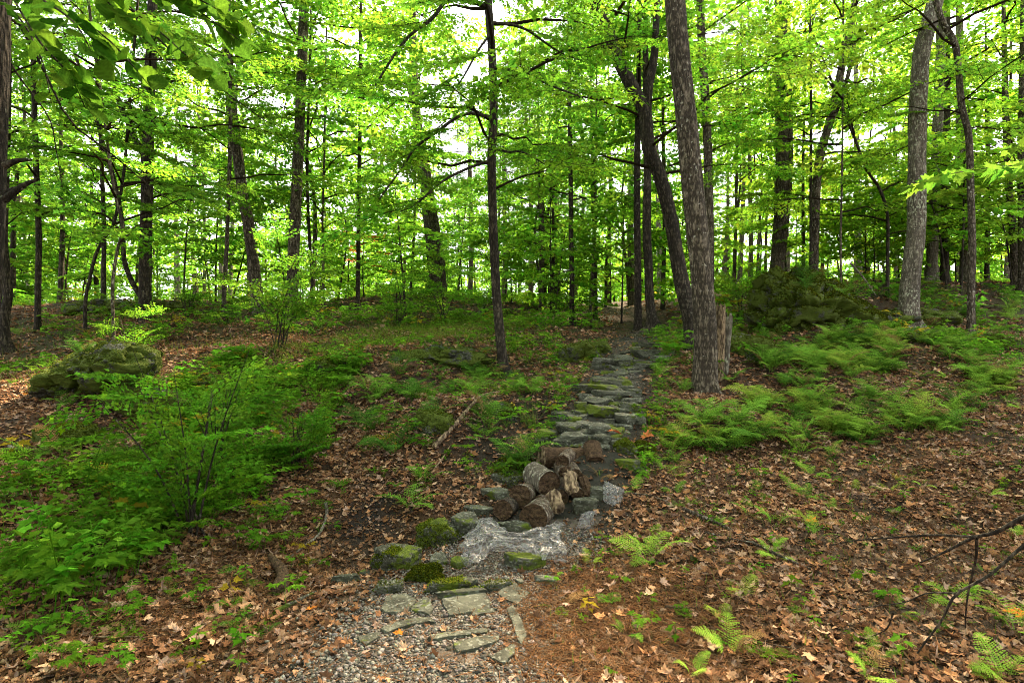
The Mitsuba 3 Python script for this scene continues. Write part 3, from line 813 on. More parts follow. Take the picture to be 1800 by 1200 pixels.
def place_sprays(level, pos, d, scale, color, rng, roll=0.25):
    """Sprays of one level at pos, pointing along d; color (n,3)."""
    pos, d, scale, color = np.asarray(pos), np.asarray(d), np.asarray(scale), np.asarray(color)
    which = rng.integers(0, len(SPRAYS[level]), len(pos))
    M = frames(d, np.tile([0, 0, 1.0], (len(d), 1)), rng, roll) * scale[:, None, None]
    out = []
    for w, (v, f, fac, tw) in enumerate(SPRAYS[level]):
        s = which == w
        if not s.any():
            continue
        V, Fc, C = scatter(v, f, M[s], pos[s], color[s], fac)
        C[np.tile(tw, int(s.sum()))] = TWIG
        out.append((V, Fc, C))
    return cat(out)


GREENS = {'deep': (0.085, 0.20, 0.016), 'mid': (0.118, 0.27, 0.020), 'bright': (0.152, 0.325, 0.024), 'yellow': (0.185, 0.35, 0.026), 'pine': (0.07, 0.115, 0.07), 'pale': (0.16, 0.27, 0.06)}


def leafy_limb(line, level, color, rng, dens=3.0, scale=1.0, start=0.3):
    """Spray positions along one limb."""
    L = np.linalg.norm(np.diff(line, axis=0), axis=1).sum()
    n = max(2, int(L * (1 - start) * dens))
    t = start + (1 - start) * (np.arange(n) + rng.uniform(0, .8, n)) / n
    o = along(line, np.clip(t, 0, 1)); d = along(line, np.clip(t + 0.04, 0, 1)) - along(line, np.clip(t - 0.06, 0, .96))
    yaw = np.radians(rng.uniform(20, 75, n)) * np.where(np.arange(n) % 2, 1, -1)
    yaw[-1] = 0
    d2 = np.stack([d[:, 0] * np.cos(yaw) - d[:, 1] * np.sin(yaw), d[:, 0] * np.sin(yaw) + d[:, 1] * np.cos(yaw), d[:, 2] * .3], -1)
    d2 /= np.linalg.norm(d2, axis=1, keepdims=True) + 1e-9
    d2[:, 2] += rng.normal(-0.05, 0.16, n)
    sc = scale * rng.uniform(0.65, 1.25, n)
    c = np.asarray(color)[None] * rng.uniform(.8, 1.2, (n, 1)) * (1 + rng.normal(0, .06, (n, 3)))
    return o, d2, sc, c


def crown(trunk, rad, z0, z1, n, L, level, color, seed, dens=2.6, scale=1.0, low=0.75, az=None, skip=0.0):
    """Limbs and sprays round the trunk polyline between heights z0 and z1 (absolute)."""
    rng = RNG(seed)
    wood, O, D, S, C = [], [], [], [], []
    for k in range(n):
        u = (k + rng.uniform(0, 1)) / n
        z = z0 + (z1 - z0) * u
        b = np.array([np.interp(z, trunk[:, 2], trunk[:, a]) for a in range(3)])
        a = k * 2.399 + rng.uniform(-.5, .5) if az is None else rng.uniform(*az)
        ln = L * (low + (1 - low) * math.sin(min(1, u * 1.6) * math.pi / 2)) * (1 - max(0, u - .55) * 1.3) * rng.uniform(.7, 1.15)
        rise = rng.uniform(.15, .6)
        s = np.linspace(0, 1, 7)
        line = b + np.stack([np.cos(a) * s * ln + rng.normal(0, .03, 7) * ln * s, np.sin(a) * s * ln + rng.normal(0, .03, 7) * ln * s, ln * (rise * s - .45 * rise * s * s) + rng.normal(0, .015, 7) * ln], -1)
        wood.append((*tube(line, np.linspace(max(.008, .012 * ln), .004, 7), 4), None))
        if level == 3 and rng.uniform() < skip:
            continue
        o, d, sc, c = leafy_limb(line, level, color, rng, dens, scale)
        O.append(o); D.append(d); S.append(sc); C.append(c)
    lv = place_sprays(level, np.vstack(O), np.vstack(D), np.concatenate(S), np.vstack(C), rng)
    wd = cat([(v, f, np.tile(TWIG * 1.1, (len(v), 1))) for v, f, _ in wood])
    return cat([lv, wd])


# ------------------------------------------------------------------ trees
def trunk_line(pix, d, top, lean=0.6, wob=0.0, seed=0):
    """World polyline of a trunk that shows at the pixels (foot first), d metres ahead, grown on to the height top."""
    dd = d + wob * np.sin(np.arange(len(pix)) * 1.7 + seed)
    p = np.array([at(x, y, e) for (x, y), e in zip(pix, dd)])
    foot = p[0].copy(); foot[2] = min(H(foot[0], foot[1]), foot[2]) - 0.18
    p = np.vstack([foot, p[np.argsort(p[:, 2])][(p[:, 2] > foot[2] + .05).argmax():]])
    if p[-1, 2] < top:
        dv = p[-1] - p[-2]; dv = dv / max(dv[2], 1e-3)
        hgt = top - p[-1, 2]
        ext = [p[-1] + np.array([dv[0] * lean * h_, dv[1] * lean * h_ + 0.0, h_]) for h_ in np.linspace(hgt / 4, hgt, 4)]
        p = np.vstack([p, ext])
    return p


def tree(name, lab, pix, d, w0, w1, top, mat, sides=10, crowns=(), flare=0.35, rough=0.12, seed=0, group=None, catg='tree', wob=0.0, dens_=0.18, lean=0.6, stems=()):
    """A tree: trunk through the pixels (foot first), w0 and w1 pixels wide at the first and last pixel, with its crowns."""
    k = thing(name, lab, catg, group)
    p = trunk_line(pix, d, top, lean, wob, seed)
    Lz = p[-1, 2] - p[0, 2]
    n = max(12, int(Lz / dens_))
    c = resample(p, n)
    zt = at(*pix[-1], d)[2]
    r0, r1 = w0 / F * d / 2, w1 / F * d / 2
    z = c[:, 2]
    r = np.where(z < zt, r0 + (r1 - r0) * np.clip((z - p[0, 2]) / max(zt - p[0, 2], .1), 0, 1), r1 + (0.02 - r1) * np.clip((z - zt) / max(top - zt, .1), 0, 1))
    r = np.maximum(r, 0.006) * (1 + flare * np.exp(-np.maximum(z - p[0, 2] - 0.18, 0) / (1.3 * r0 + .05)))
    v, f = tube(c, r, sides, rough=rough, seed=seed + 1)
    vv = v.reshape(n, sides, 3); th = np.arange(sides) * 2 * np.pi / sides
    lob = np.clip(np.sin(th * 2.5 + seed) + .6 * np.sin(th * 4 + 2 * seed), 0, None) ** 1.5
    vv += (vv - c[:, None]) * (flare * 1.6 * np.exp(-np.maximum(z - p[0, 2] - .12, 0) / (.9 * r0 + .03)))[:, None, None] * lob[None, :, None]
    v = vv.reshape(-1, 3)
    put(part(k, 'trunk'), (v, f), mat, smooth=True)
    for pix2, w2, w3 in stems:
        q_ = np.array([at(*e, d) for e in pix2])
        c2 = resample(q_, 24)
        put(part(k, 'fork'), tube(c2, np.linspace(w2, w3, 24) / F * d / 2, max(8, sides // 2), rough=rough, seed=seed + 5), mat, smooth=True)
    parts_ = []
    for cr in crowns:
        parts_.append(crown(c, r, **cr))
    m_ = cat(parts_)
    if m_:
        put(part(k, 'crown'), m_[:2], 'leaf_green', color=m_[2])
    return k, c


def limbs(k, specs, mat, level, color, seed, dens=3.0, scale=1.0, start=0.25):
    """Hand-placed limbs: (pixels, depth at the trunk, depth at the tip, width in pixels)."""
    rng = RNG(seed)
    O, D, S, C = [], [], [], []
    for pix, d0, d1, w in specs:
        dd = np.linspace(d0, d1, len(pix))
        line = resample(np.array([at(x, y, e) for (x, y), e in zip(pix, dd)]), 14)
        put(part(k, 'limb'), tube(line, np.linspace(w, w * .35, 14) / F * d0 / 2, 7, rough=.1, seed=seed), mat, smooth=True)
        o, dv, sc, c = leafy_limb(line, level, color, rng, dens, scale, start)
        O.append(o); D.append(dv); S.append(sc); C.append(c)
    m_ = place_sprays(level, np.vstack(O), np.vstack(D), np.concatenate(S), np.vstack(C), rng)
    put(part(k, 'crown'), m_[:2], 'leaf_green', color=m_[2])


def cr(z0, z1, n, L, level, color, seed, **kw):
    return dict(z0=z0, z1=z1, n=n, L=L, level=level, color=GREENS[color], seed=seed, **kw)


B, DK, GY = 'bark_brown', 'bark_dark', 'bark_grey'
# the thin dark tree in the middle
k_, _ = tree('maple_tree', 'thin dark tree standing alone in the middle with drooping limbs', [(886, 660), (880, 600), (873, 520), (867, 400), (864, 280), (868, 200), (865, 100), (858, 0)], 9.2, 16.5, 14, 11.5, DK, 24,
             [cr(3.8, 11, 23, 3.0, 1, 'bright', 1, dens=2.7)], flare=.5, seed=1)
limbs(k_, [([(860, 14), (830, 3), (787, 0), (760, 33), (723, 60), (693, 97), (660, 150)], 9.2, 8.0, 9),
           ([(864, 207), (817, 200), (767, 233), (730, 260), (710, 290), (667, 350)], 9.2, 8.3, 7),
           ([(865, 282), (830, 293), (787, 313), (760, 333), (730, 360), (703, 372)], 9.2, 8.6, 6),
           ([(866, 260), (893, 267), (920, 268), (960, 290)], 9.2, 8.2, 5), ([(868, 120), (927, 128), (960, 147), (1020, 170)], 9.2, 7.8, 6),
           ([(862, 60), (840, 90), (815, 135), (790, 170)], 9.2, 8.2, 5), ([(864, 40), (920, 50), (980, 90), (1030, 110)], 9.2, 9.8, 6)],
      DK, 1, GREENS['bright'], 2, dens=4.2)
# the big trunk right of the path
tree('maple_tree', 'thickest trunk, right of the path, grey flaky bark, ferns at its foot', [(1240, 692), (1240, 600), (1235, 500), (1225, 400), (1215, 300), (1205, 200), (1195, 100), (1186, 0)], 8.0, 39, 34, 15, B, 56,
     [cr(8.2, 15, 11, 3.6, 2, 'mid', 3)], flare=.30, rough=.17, seed=3, dens_=.05)
tree('maple_tree', 'leaning forked tree whose foot hides behind the thickest trunk', [(1216, 575), (1195, 480), (1180, 390), (1160, 310), (1140, 260), (1134, 200), (1110, 150), (1085, 100), (1068, 50), (1045, 0)], 11.0, 27, 20, 13, DK, 18,
     [cr(4.5, 12.5, 27, 3.4, 1, 'bright', 5, dens=2.5)], seed=5, stems=[([(1137, 215), (1140, 160), (1150, 100), (1154, 20), (1156, -80)], 17, 10)])
tree('maple_tree', 'slim straight dark trunk, left of a pair at the top of the path', [(1122, 572), (1121, 480), (1120, 400), (1120, 290), (1122, 200)], 14.5, 13, 11, 13, DK, 12, [cr(6.5, 13, 12, 2.5, 2, 'mid', 6)], seed=6)
tree('maple_tree', 'slim dark trunk with spreading roots, right of a pair at the top of the path', [(1148, 574), (1142, 530), (1140, 470), (1137, 400), (1138, 290), (1136, 200)], 13.8, 16, 13, 13.5, DK, 14, [cr(6.5, 13, 12, 2.5, 2, 'bright', 7)], flare=1.0, seed=7)
tree('maple_tree', 'grey trunk half hidden behind the thickest trunk', [(1247, 560), (1247, 400), (1243, 233), (1233, 67)], 14.0, 16, 14, 16, B, 14, [cr(6, 15, 17, 3.2, 2, 'bright', 8)], seed=8)
tree('maple_tree', 'tall lichened trunk leaning to the right on the right slope', [(1595, 574), (1600, 500), (1610, 400), (1612, 267), (1615, 167), (1622, 83), (1644, 0)], 12.0, 30, 25, 17, GY, 48, [cr(9.5, 17, 8, 4, 2, 'yellow', 9)], flare=.3, rough=.15, seed=9, dens_=.08)
tree('maple_tree', 'massive dark double trunk behind the mossy boulder', [(1366, 470), (1370, 420), (1374, 300), (1374, 200), (1373, 100), (1372, 30)], 17.0, 24, 18, 19, B, 18, [cr(7.5, 18, 18, 4.2, 2, 'yellow', 10)], seed=10,
     stems=[([(1376, 440), (1386, 330), (1388, 220), (1386, 110), (1384, 20)], 12, 9)])
tree('maple_tree', 'forked trunk leaning right, second behind the mossy boulder', [(1430, 470), (1433, 370), (1440, 283), (1457, 217), (1480, 117), (1500, 20)], 15.5, 16, 11, 16, B, 14, [cr(6.5, 15, 15, 3.2, 2, 'yellow', 11)], seed=11,
     stems=[([(1458, 225), (1468, 200), (1480, 170), (1495, 115), (1504, 60)], 9, 6)])
k_, _ = tree('maple_sapling', 'straight thin sapling with paired upswept limbs before the mossy boulder', [(1425, 480), (1425, 400), (1425, 300), (1426, 200), (1424, 60)], 15.2, 5, 4, 11, DK, 8, [cr(4.6, 11, 12, 1.9, 1, 'yellow', 12, dens=3.2)], seed=12)
tree('maple_tree', 'pale beech-grey trunk just right of the lichened one', [(1638, 478), (1640, 400), (1645, 300), (1650, 180), (1654, 80)], 17.0, 17, 15, 18, GY, 16, [cr(8, 17, 14, 4, 2, 'bright', 13)], seed=13)
tree('maple_tree', 'dark trunk pressed against the pale one behind the lichened tree', [(1660, 482), (1661, 400), (1662, 300), (1664, 200)], 17.6, 13, 11, 16, DK, 12, [cr(8, 15, 11, 3, 2, 'bright', 14)], seed=14)
tree('maple_tree', 'crooked thin tree with a whitish lower stem on the right slope', [(1707, 584), (1707, 500), (1709, 430), (1706, 330), (1703, 240), (1690, 183), (1680, 83), (1657, 40)], 11.5, 12, 10, 10.5, B, 12, [cr(5.5, 10, 11, 2.4, 1, 'bright', 15)], seed=15)
tree('maple_tree', 'grey trunk behind the crooked thin tree', [(1698, 500), (1697, 420), (1693, 330), (1690, 230)], 18.0, 18, 15, 17, GY, 12, [cr(7, 16, 12, 3.5, 2, 'yellow', 16)], seed=16)
tree('maple_tree', 'thin trunk right of the crooked one, leaning left at the top', [(1785, 480), (1780, 400), (1772, 310), (1768, 200)], 16.5, 12, 10, 14, B, 10, [cr(6, 13, 11, 3, 2, 'yellow', 17)], seed=17)
tree('maple_tree', 'trunk cut by the right edge of the view', [(1798, 480), (1797, 380), (1796, 280), (1798, 120)], 15.5, 14, 11, 14, B, 10, [cr(6, 13, 11, 3, 2, 'yellow', 18)], seed=18)
# left and middle
tree('maple_tree', 'dark trunk with a low fork and a curved side stem on the left rise', [(256, 594), (255, 530), (256, 450), (259, 300), (262, 180), (266, 80)], 11.4, 21, 17, 13, DK, 18, [cr(4.2, 12.5, 18, 2.8, 1, 'mid', 20, dens=2.4)], seed=20,
     stems=[([(248, 522), (232, 495), (218, 455), (216, 400), (204, 330), (184, 260), (150, 150), (130, 90)], 9, 5), ([(256, 275), (240, 250), (228, 222), (213, 190), (196, 140)], 12, 7)])
tree('maple_tree', 'brown trunk bending left at the top, left of the tall straight one', [(458, 585), (455, 560), (447, 477), (436, 390), (428, 350), (417, 267), (407, 190), (400, 100)], 14.0, 21, 16, 15, B, 18, [cr(6.5, 14.5, 17, 3.2, 2, 'mid', 21)], seed=21)
tree('maple_tree', 'tall straight brown trunk left of the middle with white sky beside it', [(510, 582), (513, 527), (518, 400), (523, 300), (530, 133), (533, 40)], 14.2, 21, 16, 16, B, 18, [cr(7.5, 15.5, 14, 3.2, 2, 'bright', 22)], seed=22)
tree('maple_tree', 'thick old trunk splitting in two low down, far back left of the thin dark tree', [(768, 520), (760, 440), (753, 380), (745, 300), (735, 230), (728, 150), (725, 20)], 21.0, 22, 13, 20, B, 16, [cr(8, 19, 21, 4.2, 2, 'bright', 23)], seed=23,
     stems=[([(780, 520), (776, 460), (768, 400), (757, 330), (752, 290)], 13, 8), ([(727, 185), (715, 145), (690, 100), (672, 55), (655, 0)], 9, 5)])
tree('maple_tree', 'slender trunk left of the forked dark tree, straight as a pole', [(66, 584), (67, 500), (68, 400), (64, 300), (60, 180)], 11.0, 10, 8, 10, DK, 10, [cr(3.8, 9.5, 14, 2.3, 1, 'mid', 24)], seed=24)
tree('maple_tree', 'bent dark trunk at the left edge with a swollen foot', [(8, 560), (14, 520), (10, 470), (6, 420), (9, 340), (14, 200)], 9.8, 16, 9, 9, DK, 12, [cr(3.4, 8.5, 11, 2.2, 1, 'mid', 25)], flare=.7, seed=25)
SLIM = [('pole-thin dark trunk left of the bending brown one', [(392, 560), (396, 480), (400, 400), (405, 233), (404, 120)], 13, 8, 'mid'), ('thin dark trunk behind the curved side stem', [(182, 520), (182, 470), (183, 420), (180, 320), (176, 220)], 13.6, 8, 'mid'),
        ('leaning thin stem crossing behind the forked dark tree', [(150, 530), (158, 490), (168, 450), (182, 420), (198, 398), (212, 340), (220, 280)], 10.6, 6, 'mid'), ('wavy thin stem in front of the forked dark tree', [(201, 638), (199, 560), (198, 500), (206, 440), (216, 400), (200, 330)], 9.2, 6, 'mid'),
        ('thin stem right beside the tall straight trunk', [(552, 540), (546, 450), (541, 360), (540, 270), (544, 150)], 15.5, 6, 'bright'), ('straight pole trunk between the straight and the split old trunk', [(629, 530), (630, 440), (631, 340), (633, 200), (634, 60)], 16.5, 8, 'bright'),
        ('thin pole behind the shrub with the long leaning stem', [(569, 540), (568, 470), (567, 390), (570, 280)], 16.0, 5, 'bright'), ('straight pole trunk right of the thin dark tree', [(1005, 576), (1005, 480), (1004, 400), (1003, 300), (1001, 180)], 16.0, 9, 'mid'),
        ('pole trunk halfway between the thin dark tree and the pair', [(1047, 560), (1046, 480), (1045, 430), (1042, 330)], 17.5, 8, 'mid'), ('whitish pole by the pale pines in the middle gap', [(950, 545), (950, 500), (950, 440), (948, 340)], 19.0, 6, 'mid'),
        ('thin trunk far left, right of the slender pole', [(106, 520), (108, 470), (110, 400), (108, 300)], 17.0, 9, 'mid'), ('thin pole left of the lichened trunk', [(1560, 470), (1560, 380), (1545, 330), (1525, 300)], 14.5, 6, 'yellow'),
        ('hair-thin sapling between boulder and lichened trunk', [(1478, 480), (1478, 400), (1480, 310), (1481, 220)], 13.0, 4, 'yellow'), ('thin dark pole at the far right behind the crooked tree', [(1735, 470), (1736, 380), (1737, 280), (1734, 150)], 19.0, 8, 'yellow'),
        ('thin trunk behind the leaning forked tree', [(1165, 540), (1167, 450), (1168, 350), (1166, 240)], 18.5, 8, 'bright'), ('pole right of the thickest trunk', [(1292, 470), (1293, 400), (1295, 300), (1296, 180)], 19.0, 6, 'yellow')]
for n_, (lab, pix, d, w, col) in enumerate(SLIM):
    z0 = EYE + (600 - pix[-1][1]) / F * d * .55
    tree('young_tree', lab, pix, d, w, w * .8, z0 + 6.0, DK if n_ % 3 else B, 8, [cr(z0, z0 + 5.8, 16, 2.0 + .03 * d, 1 if d < 14 else 2, col, 40 + n_)], seed=40 + n_)

for n_, (px, d, lab) in enumerate([(886, 27, 'blue-green pine in the middle gap just right of the thin dark tree'), (932, 31, 'farther blue-green pine in the middle gap'), (975, 29, 'pine at the right side of the middle gap'), (826, 30, 'pine showing left of the thin dark tree'), (1318, 24, 'grey-green pine right of the thickest trunk, high up')]):
    z0 = H((px - 900) / F * d, d)
    tree('pine_tree', lab, [(px, 600 - (z0 - EYE) / d * F), (px + 2, 430), (px, 300)], d, 9, 7, z0 + (17 if n_ == 4 else 12), B, 8, [cr(z0 + (7 if n_ == 4 else 1.8), z0 + (16.5 if n_ == 4 else 11.8), 36, 2.6, 4, 'pine', 70 + n_, dens=2.6, scale=.9)], seed=70 + n_)

# understory saplings with low tiers of leaves
SAP = {'left': ('leafy maple sapling with tiered sprays on the left rise', 'maple saplings on the left rise', 'mid'),
       'middle': ('leafy maple sapling in the thicket left of the path', 'maple saplings in the middle thicket', 'bright'),
       'right': ('sunlit maple sapling behind the boulders of the right slope', 'maple saplings behind the right boulders', 'yellow')}
rng = RNG(77)
def sapling(px, d, hgt, where, seed, lean=0.0):
    lab, grp, col = SAP[where]
    x = (px - 900) / F * d; z = H(x, d)
    p = np.array([[x, d, z - .1], [x + lean * .3, d, z + hgt * .35], [x + lean * .7, d + .1, z + hgt * .7], [x + lean, d, z + hgt]])
    k = thing('maple_sapling', lab, 'sapling', grp)
    c = resample(p, 12)
    put(part(k, 'stem'), tube(c, np.linspace(.014 + .004 * hgt, .005, 12), 6, rough=.1, seed=seed), DK, smooth=True)
    lv = 1 if d < 14 else 2
    m_ = crown(c, None, z + hgt * .22, z + hgt * .98, int(7 + hgt * 2.2), .55 + .22 * hgt, lv, GREENS[col], seed, dens=3.0, scale=.85)
    put(part(k, 'crown'), m_[:2], 'leaf_green', color=m_[2])


for n_ in range(17):
    sapling(rng.uniform(-60, 480), rng.uniform(15, 23), rng.uniform(2.2, 5.5), 'left', 200 + n_, rng.normal(0, .4))
for n_ in range(26):
    sapling(rng.uniform(480, 1100), rng.uniform(15.5, 25), rng.uniform(1.6, 5.0), 'middle', 240 + n_, rng.normal(0, .4))
for n_ in range(22):
    sapling(rng.uniform(1180, 1860), rng.uniform(14.5, 22), rng.uniform(2.2, 5.5), 'right', 280 + n_, rng.normal(0, .5))

k_ = thing('maple_sapling', 'sapling with a few reddened leaves in the middle thicket', 'sapling')
c = resample(np.array([[-5.2, 20, H(-5.2, 20) - .1], [-5.25, 20, 4.0], [-5.2, 20, 5.6]]), 12)
put(part(k_, 'stem'), tube(c, np.linspace(.03, .006, 12), 6), DK, smooth=True)
m_ = crown(c, None, 3.9, 5.5, 8, 1.2, 2, (0.34, 0.075, 0.03), 5, dens=2.0, scale=.6)
put(part(k_, 'crown'), m_[:2], 'leaf_green', color=m_[2])

rng = RNG(83)
for n_ in range(42):
    px, d = rng.uniform(-60, 1860), rng.uniform(17, 30)
    wh = 'left' if px < 480 else 'middle' if px < 1150 else 'right'
    x = (px - 900) / F * d; z = H(x, d); hgt = rng.uniform(7, 13)
    k = thing('pole_tree', {'left': 'thin bare pole among the saplings on the left rise', 'middle': 'thin bare pole in the thicket beyond the path', 'right': 'thin bare pole behind the right boulders'}[wh], 'tree', 'thin poles, ' + wh)
    c = resample(np.array([[x, d, z - .2], [x + rng.normal(0, .25), d, z + hgt * .3], [x + rng.normal(0, .4), d, z + hgt * .6], [x + rng.normal(0, .6), d, z + hgt]]), 14)
    put(part(k, 'trunk'), tube(c, np.linspace(rng.uniform(.035, .085), .015, 14), 7, rough=.1, seed=n_), DK if n_ % 3 else B, smooth=True)
    m_ = crown(c, None, z + hgt * .45, z + hgt, 8, 1.7, 2, GREENS['bright' if wh != 'right' else 'yellow'], 600 + n_, dens=2.2, scale=.8)
    put(part(k, 'crown'), m_[:2], 'leaf_green', color=m_[2])

# trees farther back
FAR = {'left': ('distant trunk with a high crown among many behind the left rise', 'distant trees behind the left rise', 'mid'), 'middle': ('distant trunk among many beyond the middle thicket', 'distant trees beyond the middle thicket', 'bright'),
       'right': ('distant trunk among many beyond the right boulders', 'distant trees beyond the right boulders', 'yellow')}
rng = RNG(78)
for n_ in range(38):
    px, d = rng.uniform(-120, 1920), rng.uniform(22, 44)
    if 515 < px < 590 or 850 < px < 960:
        continue
    wh = 'left' if px < 480 else 'middle' if px < 1150 else 'right'
    x = (px - 900) / F * d; z = H(x, d)
    lab, grp, col = FAR[wh]
    k = thing('forest_tree', lab, 'tree', grp)
    hgt = rng.uniform(9, 19)
    c = resample(np.array([[x, d, z - .2], [x + rng.normal(0, .3), d, z + hgt * .4], [x + rng.normal(0, .6), d, z + hgt]]), 10)
    put(part(k, 'trunk'), tube(c, np.linspace(rng.uniform(.10, .22), .03, 10), 8, rough=.1, seed=n_), B if n_ % 3 else GY, smooth=True)
    zl = z + rng.uniform(2.5, 8)
    m_ = crown(c, None, zl, z + hgt, 14, rng.uniform(2.2, 3.6), 2, GREENS[col], 400 + n_, dens=2.0, scale=1.15)
    put(part(k, 'crown'), m_[:2], 'leaf_green', color=m_[2])

# the wood goes on round and behind the viewpoint, and shades the foreground from that side
rng = RNG(81)
RING = [(-4.6, -1.2, 4.6), (3.2, -3.0, 4.6), (-1.5, -4.5, 3.6), (-9.0, 2.5, 4.5), (1.5, -8.0, 2.6), (-7.0, -6.0, 3.0), (8.0, -5.5, 3.2), (-13, -2, 2.5), (12, -2, 3.5), (-4, -11, 2.0), (6, -12, 2.0), (-12, -10, 2.0), (13, -10, 2.2), (0.5, -15, 1.5), (-17, 5, 2.5), (-9, -16, 1.5), (10, -17, 1.5)]
for n_, (x, y, zl) in enumerate(RING):
    k = thing('maple_tree', 'tree standing behind the viewpoint or beside it, out of view, its crown shading the foreground', 'tree', 'trees round the viewpoint')
    c = resample(np.array([[x, y, H(x, y) - .2], [x + .2, y, 4.0], [x, y + .3, 13.0]]), 14)
    put(part(k, 'trunk'), tube(c, np.linspace(.16, .03, 14), 10, rough=.1, seed=n_), B, smooth=True)
    m_ = crown(c, None, zl, 12.8, 24, 4.2, 3, GREENS['mid'], 500 + n_, dens=1.6, scale=.75)
    put(part(k, 'crown'), m_[:2], 'leaf_green', color=m_[2])

# far-off wood that reads as one mass
rng = RNG(79)
n = 330
px_, d_ = rng.uniform(-500, 2300, n), rng.uniform(34, 72, n)
x_ = (px_ - 900) / F * d_
gap = ((px_ > 520) & (px_ < 590)) | (rng.uniform(size=n) < .1)
x_, d_ = x_[~gap], d_[~gap]
hg = rng.uniform(4, 13, len(x_))
O, D, C, tr = [], [], [], []
for x, y, h_ in zip(x_, d_, hg):
    z = H(x, y)
    m = 26
    zz = rng.uniform(.5, h_, m); rr = rng.uniform(0, 3.2, m) * (1 - .5 * zz / h_); aa = rng.uniform(0, 6.28, m)
    O.append(np.stack([x + rr * np.cos(aa), y + rr * np.sin(aa), z + zz], -1)); D.append(np.stack([np.cos(aa), np.sin(aa), np.zeros(m)], -1))
    c = np.array(GREENS['bright' if rng.uniform() < .6 else 'mid'])
    C.append(np.tile(c * rng.uniform(.9, 1.25), (m, 1)))
    v, f = tube(np.array([[x, y, z - .2], [x + rng.normal(0, .3), y, z + h_]]), [rng.uniform(.08, .2), .03], 5)
    tr.append((v, f, np.tile(TWIG * 1.5, (len(v), 1))))
O, D, C = np.vstack(O), np.vstack(D), np.vstack(C)
m_ = cat([place_sprays(2, O, D, rng.uniform(1.0, 2.0, len(O)), C, rng, .5)] + tr)
put('distant_forest', m_[:2], 'leaf_green', color=m_[2])
labels['distant_forest'] = {'label': 'green wall of far-off trees closing the view behind all trunks', 'category': 'forest', 'kind': 'stuff'}

# ------------------------------------------------------------------ near tree at the left edge, its big-leaved branch, and the sunlit branch from the right
def leaf_mesh(seed, kind):
    """One large leaf, 1 unit long along x: 'round' with a pleated blade or 'maple'."""
    rng = RNG(seed)
    if kind == 'round':
        t = np.linspace(0, 1, 15)
        w = 0.40 * np.sin(np.pi * np.clip(t, 0, 1) ** 0.8) ** 0.8 * (1 + .05 * np.sin(t * 40))
        w[-1] = 0; w[0] = 0.02
        rows_ = []
        for tt, ww in zip(t, w):
            for u in (-1, -.66, -.33, 0, .33, .66, 1):
                rows_.append([tt, u * ww, .12 * abs(u) * (1 - .5 * tt) - .18 * tt * tt + .012 * math.sin(tt * 55) * abs(u)])
        v = np.array(rows_)
        i, j = np.meshgrid(np.arange(14), np.arange(6), indexing='ij')
        q_ = np.stack([i * 7 + j, i * 7 + j + 1, (i + 1) * 7 + j + 1, (i + 1) * 7 + j], -1).reshape(-1, 4)
        f = np.vstack([q_[:, [0, 1, 2]], q_[:, [0, 2, 3]]])
    else:
        o = np.array([(0, 0), (-.05, .10), (-.12, .26), (.06, .24), (.14, .34), (.20, .52), (.30, .44), (.44, .56), (.42, .40), (.40, .22), (.56, .24), (.70, .22), (.72, .14), (1, 0)])
        if kind == 'oval':
            o = np.array([(0, 0), (.1, .13), (.25, .22), (.45, .25), (.65, .2), (.85, .1), (1, 0)])
        o = np.vstack([o, o[-2:0:-1] * [1, -1]])
        if seed % 8 > 2:
            o = o * (1 + rng.normal(0, .13, o.shape))
            torn = int(rng.integers(3, len(o) - 3)); o[torn:torn + 2] = o[torn:torn + 2] * .55 + [.12, 0]
        v = np.c_[o, .14 * np.abs(o[:, 1]) - .12 * o[:, 0] ** 2]
        v = np.vstack([v, [[.3, 0, -.02]]])
        n = len(o)
        f = np.array([(n, k, (k + 1) % n) for k in range(n)])
    return v, f


def big_leaves(owner, branch_lines, size, kind, color, seed, mat, width):
    """Limbs and, under each, its large leaves, every leaf a sub-part."""
    rng = RNG(seed)
    tmpl = []
    for s_ in range(8):
        v, f = leaf_mesh(s_ * 8, kind)
        cc = np.tile(np.array(color) * rng.uniform(.65, 1.4) * (1 + rng.normal(0, [.12, .04, .1])), (len(v), 1))
        if kind == 'round':
            i_, j_ = np.divmod(np.arange(len(v)), 7)
            vein = (j_ == 3) | ((i_ + np.abs(j_ - 3)) % 3 == 0)
            cc = cc * np.where(vein, 1.3, .92)[:, None]
        tmpl.append(mikit.ply((v, f), 'leaf_green', smooth=True, color=cc))
    for line in branch_lines:
        line = resample(line, 16)
        b = part(owner, 'branch')
        put(b, tube(line, np.linspace(width, width * .3, 16), 6, rough=.1, seed=seed), mat, smooth=True)
        L = np.linalg.norm(np.diff(line, axis=0), axis=1).sum()
        m = int(L / (size * .55))
        for q_ in range(m):
            t = .12 + .88 * (q_ + .5) / m
            o = along(line, t); d0 = along(line, min(1, t + .05)) - along(line, t - .05)
            a = math.atan2(d0[1], d0[0]) + (1 if q_ % 2 else -1) * rng.uniform(.6, 1.3) * (0 if q_ == m - 1 else 1)
            dv = np.array([[math.cos(a), math.sin(a), -rng.uniform(.1, 1.0)]])
            M = frames(dv, np.array([[0, 0, 1.0]]), rng, .75)[0]
            A = np.eye(4); A[:3, :3] = M * size * rng.uniform(.65, 1.15); A[:3, 3] = o + dv[0] * size * .15
            key = part(b, 'leaf')
            scene[key] = {**tmpl[rng.integers(8)], 'to_world': T(A)}


